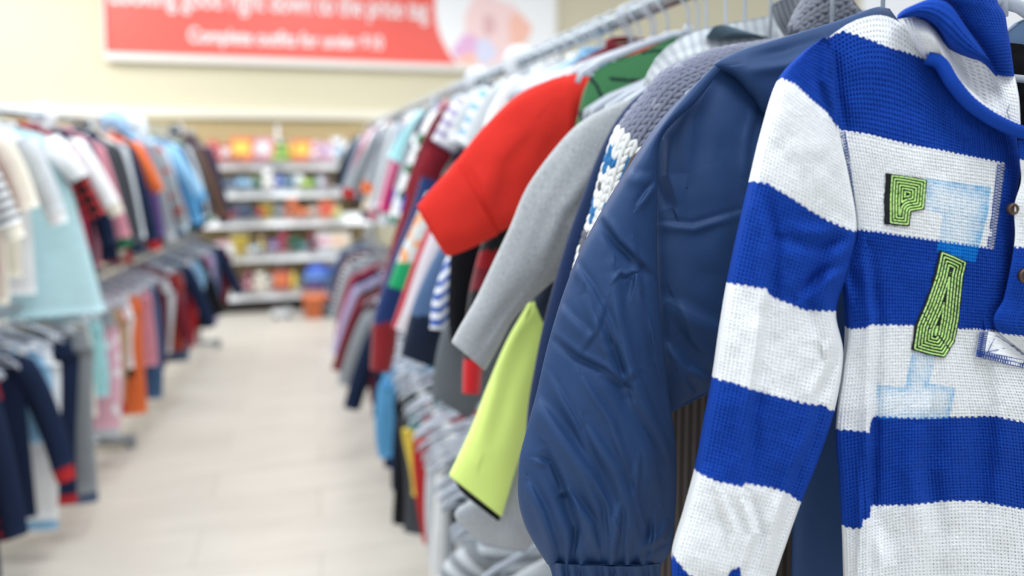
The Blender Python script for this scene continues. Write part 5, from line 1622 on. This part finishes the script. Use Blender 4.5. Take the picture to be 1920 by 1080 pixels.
SHELVES = [
    ('top shelf', 0, [(352, 'truck', 'white', 'grey', 1.1), (378, 'box', 'pale grey', 'white', .9), (402, 'bear', 'red', 'pink', 1), (424, 'box', 'red', 'white', 1), (442, 'bear', 'black', 'orange', 1.05), (456, 'box', 'orange', 'yellow', 1.5), (474, 'ball', 'pink', 'white', 1.1), (494, 'box', 'rose', 'white', 1.5),
                      (512, 'bottle', 'orange', 'peach', 1.2), (524, 'rings', 'lime', 'green', 1.6), (542, 'bottle', 'yellow', 'pink', 1), (566, 'box', 'orange', 'yellow', 1.35), (590, 'bear', 'pink', 'white', 1), (608, 'box', 'pink', 'lilac', 1.2), (632, 'bear', 'white', 'light-blue', 1.2), (656, 'ball', 'white', 'light-blue', 1.5), (680, 'box', 'magenta', 'white', .9), (335, 'ball', 'cream', 'red', 1)]),
    ('second shelf', 1, [(440, 'truck', 'slate-blue', 'light-blue', .9), (463, 'truck', 'light-blue', 'white', .9), (484, 'bucket', 'green', 'lime', .8), (502, 'bear', 'white', 'cream', .9), (522, 'ball', 'royal-blue', 'white', .9), (542, 'bucket', 'light-blue', 'white', .9), (560, 'ball', 'white', 'sky-blue', .95), (578, 'truck', 'lime', 'green', .8), (600, 'box', 'lilac', 'white', .7), (622, 'truck', 'brown', 'tan', .7)]),
    ('middle shelf', 2, [(420, 'truck', 'maroon', 'red', .8), (438, 'ball', 'navy', 'red', .9), (456, 'box', 'slate-blue', 'navy', .8), (474, 'truck', 'navy', 'red', .8), (498, 'bucket', 'yellow', 'cream', 1.0), (522, 'box', 'charcoal', 'grey', .8), (546, 'bear', 'orange', 'brown', .9), (568, 'truck', 'orange', 'peach', .8), (590, 'ball', 'grey', 'white', .8), (610, 'box', 'orange', 'red', .95), (630, 'rings', 'lime', 'peach', .8)]),
    ('fourth shelf', 3, [(420, 'basket', 'white', 'rose', .9), (448, 'bucket', 'yellow', 'white', 1.3), (470, 'truck', 'white', 'light-blue', .7), (488, 'bear', 'brown', 'yellow', .9), (510, 'ball', 'purple', 'white', .9), (528, 'bear', 'crimson', 'maroon', .9), (548, 'box', 'green', 'black', .8), (566, 'truck', 'teal', 'grey', .8), (584, 'bear', 'maroon', 'navy', .9), (606, 'box', 'white', 'pink', 1.1), (630, 'box', 'cream', 'peach', 1.1), (650, 'bottle', 'beige', 'white', .9)]),
    ('bottom shelf', 4, [(436, 'truck', 'grey', 'charcoal', .9), (462, 'bear', 'burgundy', 'rose', 1), (484, 'bear', 'cream', 'beige', .9), (500, 'bucket', 'white', 'peach', 1), (524, 'box', 'rust', 'orange', 1.2), (546, 'bottle', 'yellow', 'olive', 1.0), (566, 'ball', 'charcoal', 'grey', .8), (650, 'box', 'navy', 'teal', 1)])]
for lab, k, L_ in SHELVES:
    L_ = sorted(L_)
    names = ['%s %s' % (q[2], TOYS[q[1]][2].split(' ')[-1]) for q in L_]
    for n, (px, kind, c1, c2, s) in enumerate(L_):
        fn, nm, say, cat = TOYS[kind]
        x = sx(px); y = shy(x) - .06 + random.uniform(-.03, .03) + (.04 if k == 0 else 0)
        near = ('right of the ' + names[n-1]) if n else 'at the left end'
        lb = '%s and %s %s on the %s, %s' % (c1, c2, say, lab, near)
        s2 = s*1.0 if k in (0,) else s*1.08
        r = thing(nm, lb, cat, (x, y, zs[k]+.0005), WYAW+random.uniform(-.3, .3), 'toys on the aisle-end shelves')
        fn(r, c1, c2, s2)
# bigger things standing on the floor in front of the shelves, right side
for px, kind, c1, c2, s, dz, lb in ((585, 'bucket', 'orange', 'red', 1.9, 0, 'large orange and red bucket on the floor before the toy shelves'),
                                    (632, 'bottle', 'white', 'light-blue', 2.6, 0, 'tall white plastic bottle on the floor at the right end of the toy shelves'),
                                    (607, 'ball', 'navy', 'green', 1.3, 0, 'small navy and green ball on the floor beside the orange bucket')):
    fn, nm, say, cat = TOYS[kind]
    x = sx(px, 7.5); r = thing(nm, lb, cat, (x, 7.5+WALL_S*x, 0), 0, None); fn(r, c1, c2, s)
x = sx(522, 7.55)
r = thing('toy_truck', 'small white toy truck on the floor in front of the bottom shelf', 'toy', (x, 7.55+WALL_S*x, 0), .1); T_truck(r, 'white', 'pale grey', .9)
x = sx(588, 7.62)
r = thing('toy_ball', 'royal-blue ball resting in front of the bottom shelf above the orange bucket', 'ball', (sx(590), shy(sx(590))-.12, zs[4]+.0005)); T_ball(r, 'royal-blue', 'light-blue', 2.0)
x = sx(642)
r = thing('toy_bucket', 'blue bucket on the bottom shelf beside the navy box', 'bucket', (sx(632), shy(sx(632))-.1, zs[4]+.0005)); T_bucket(r, 'royal-blue', 'white', 1.8)
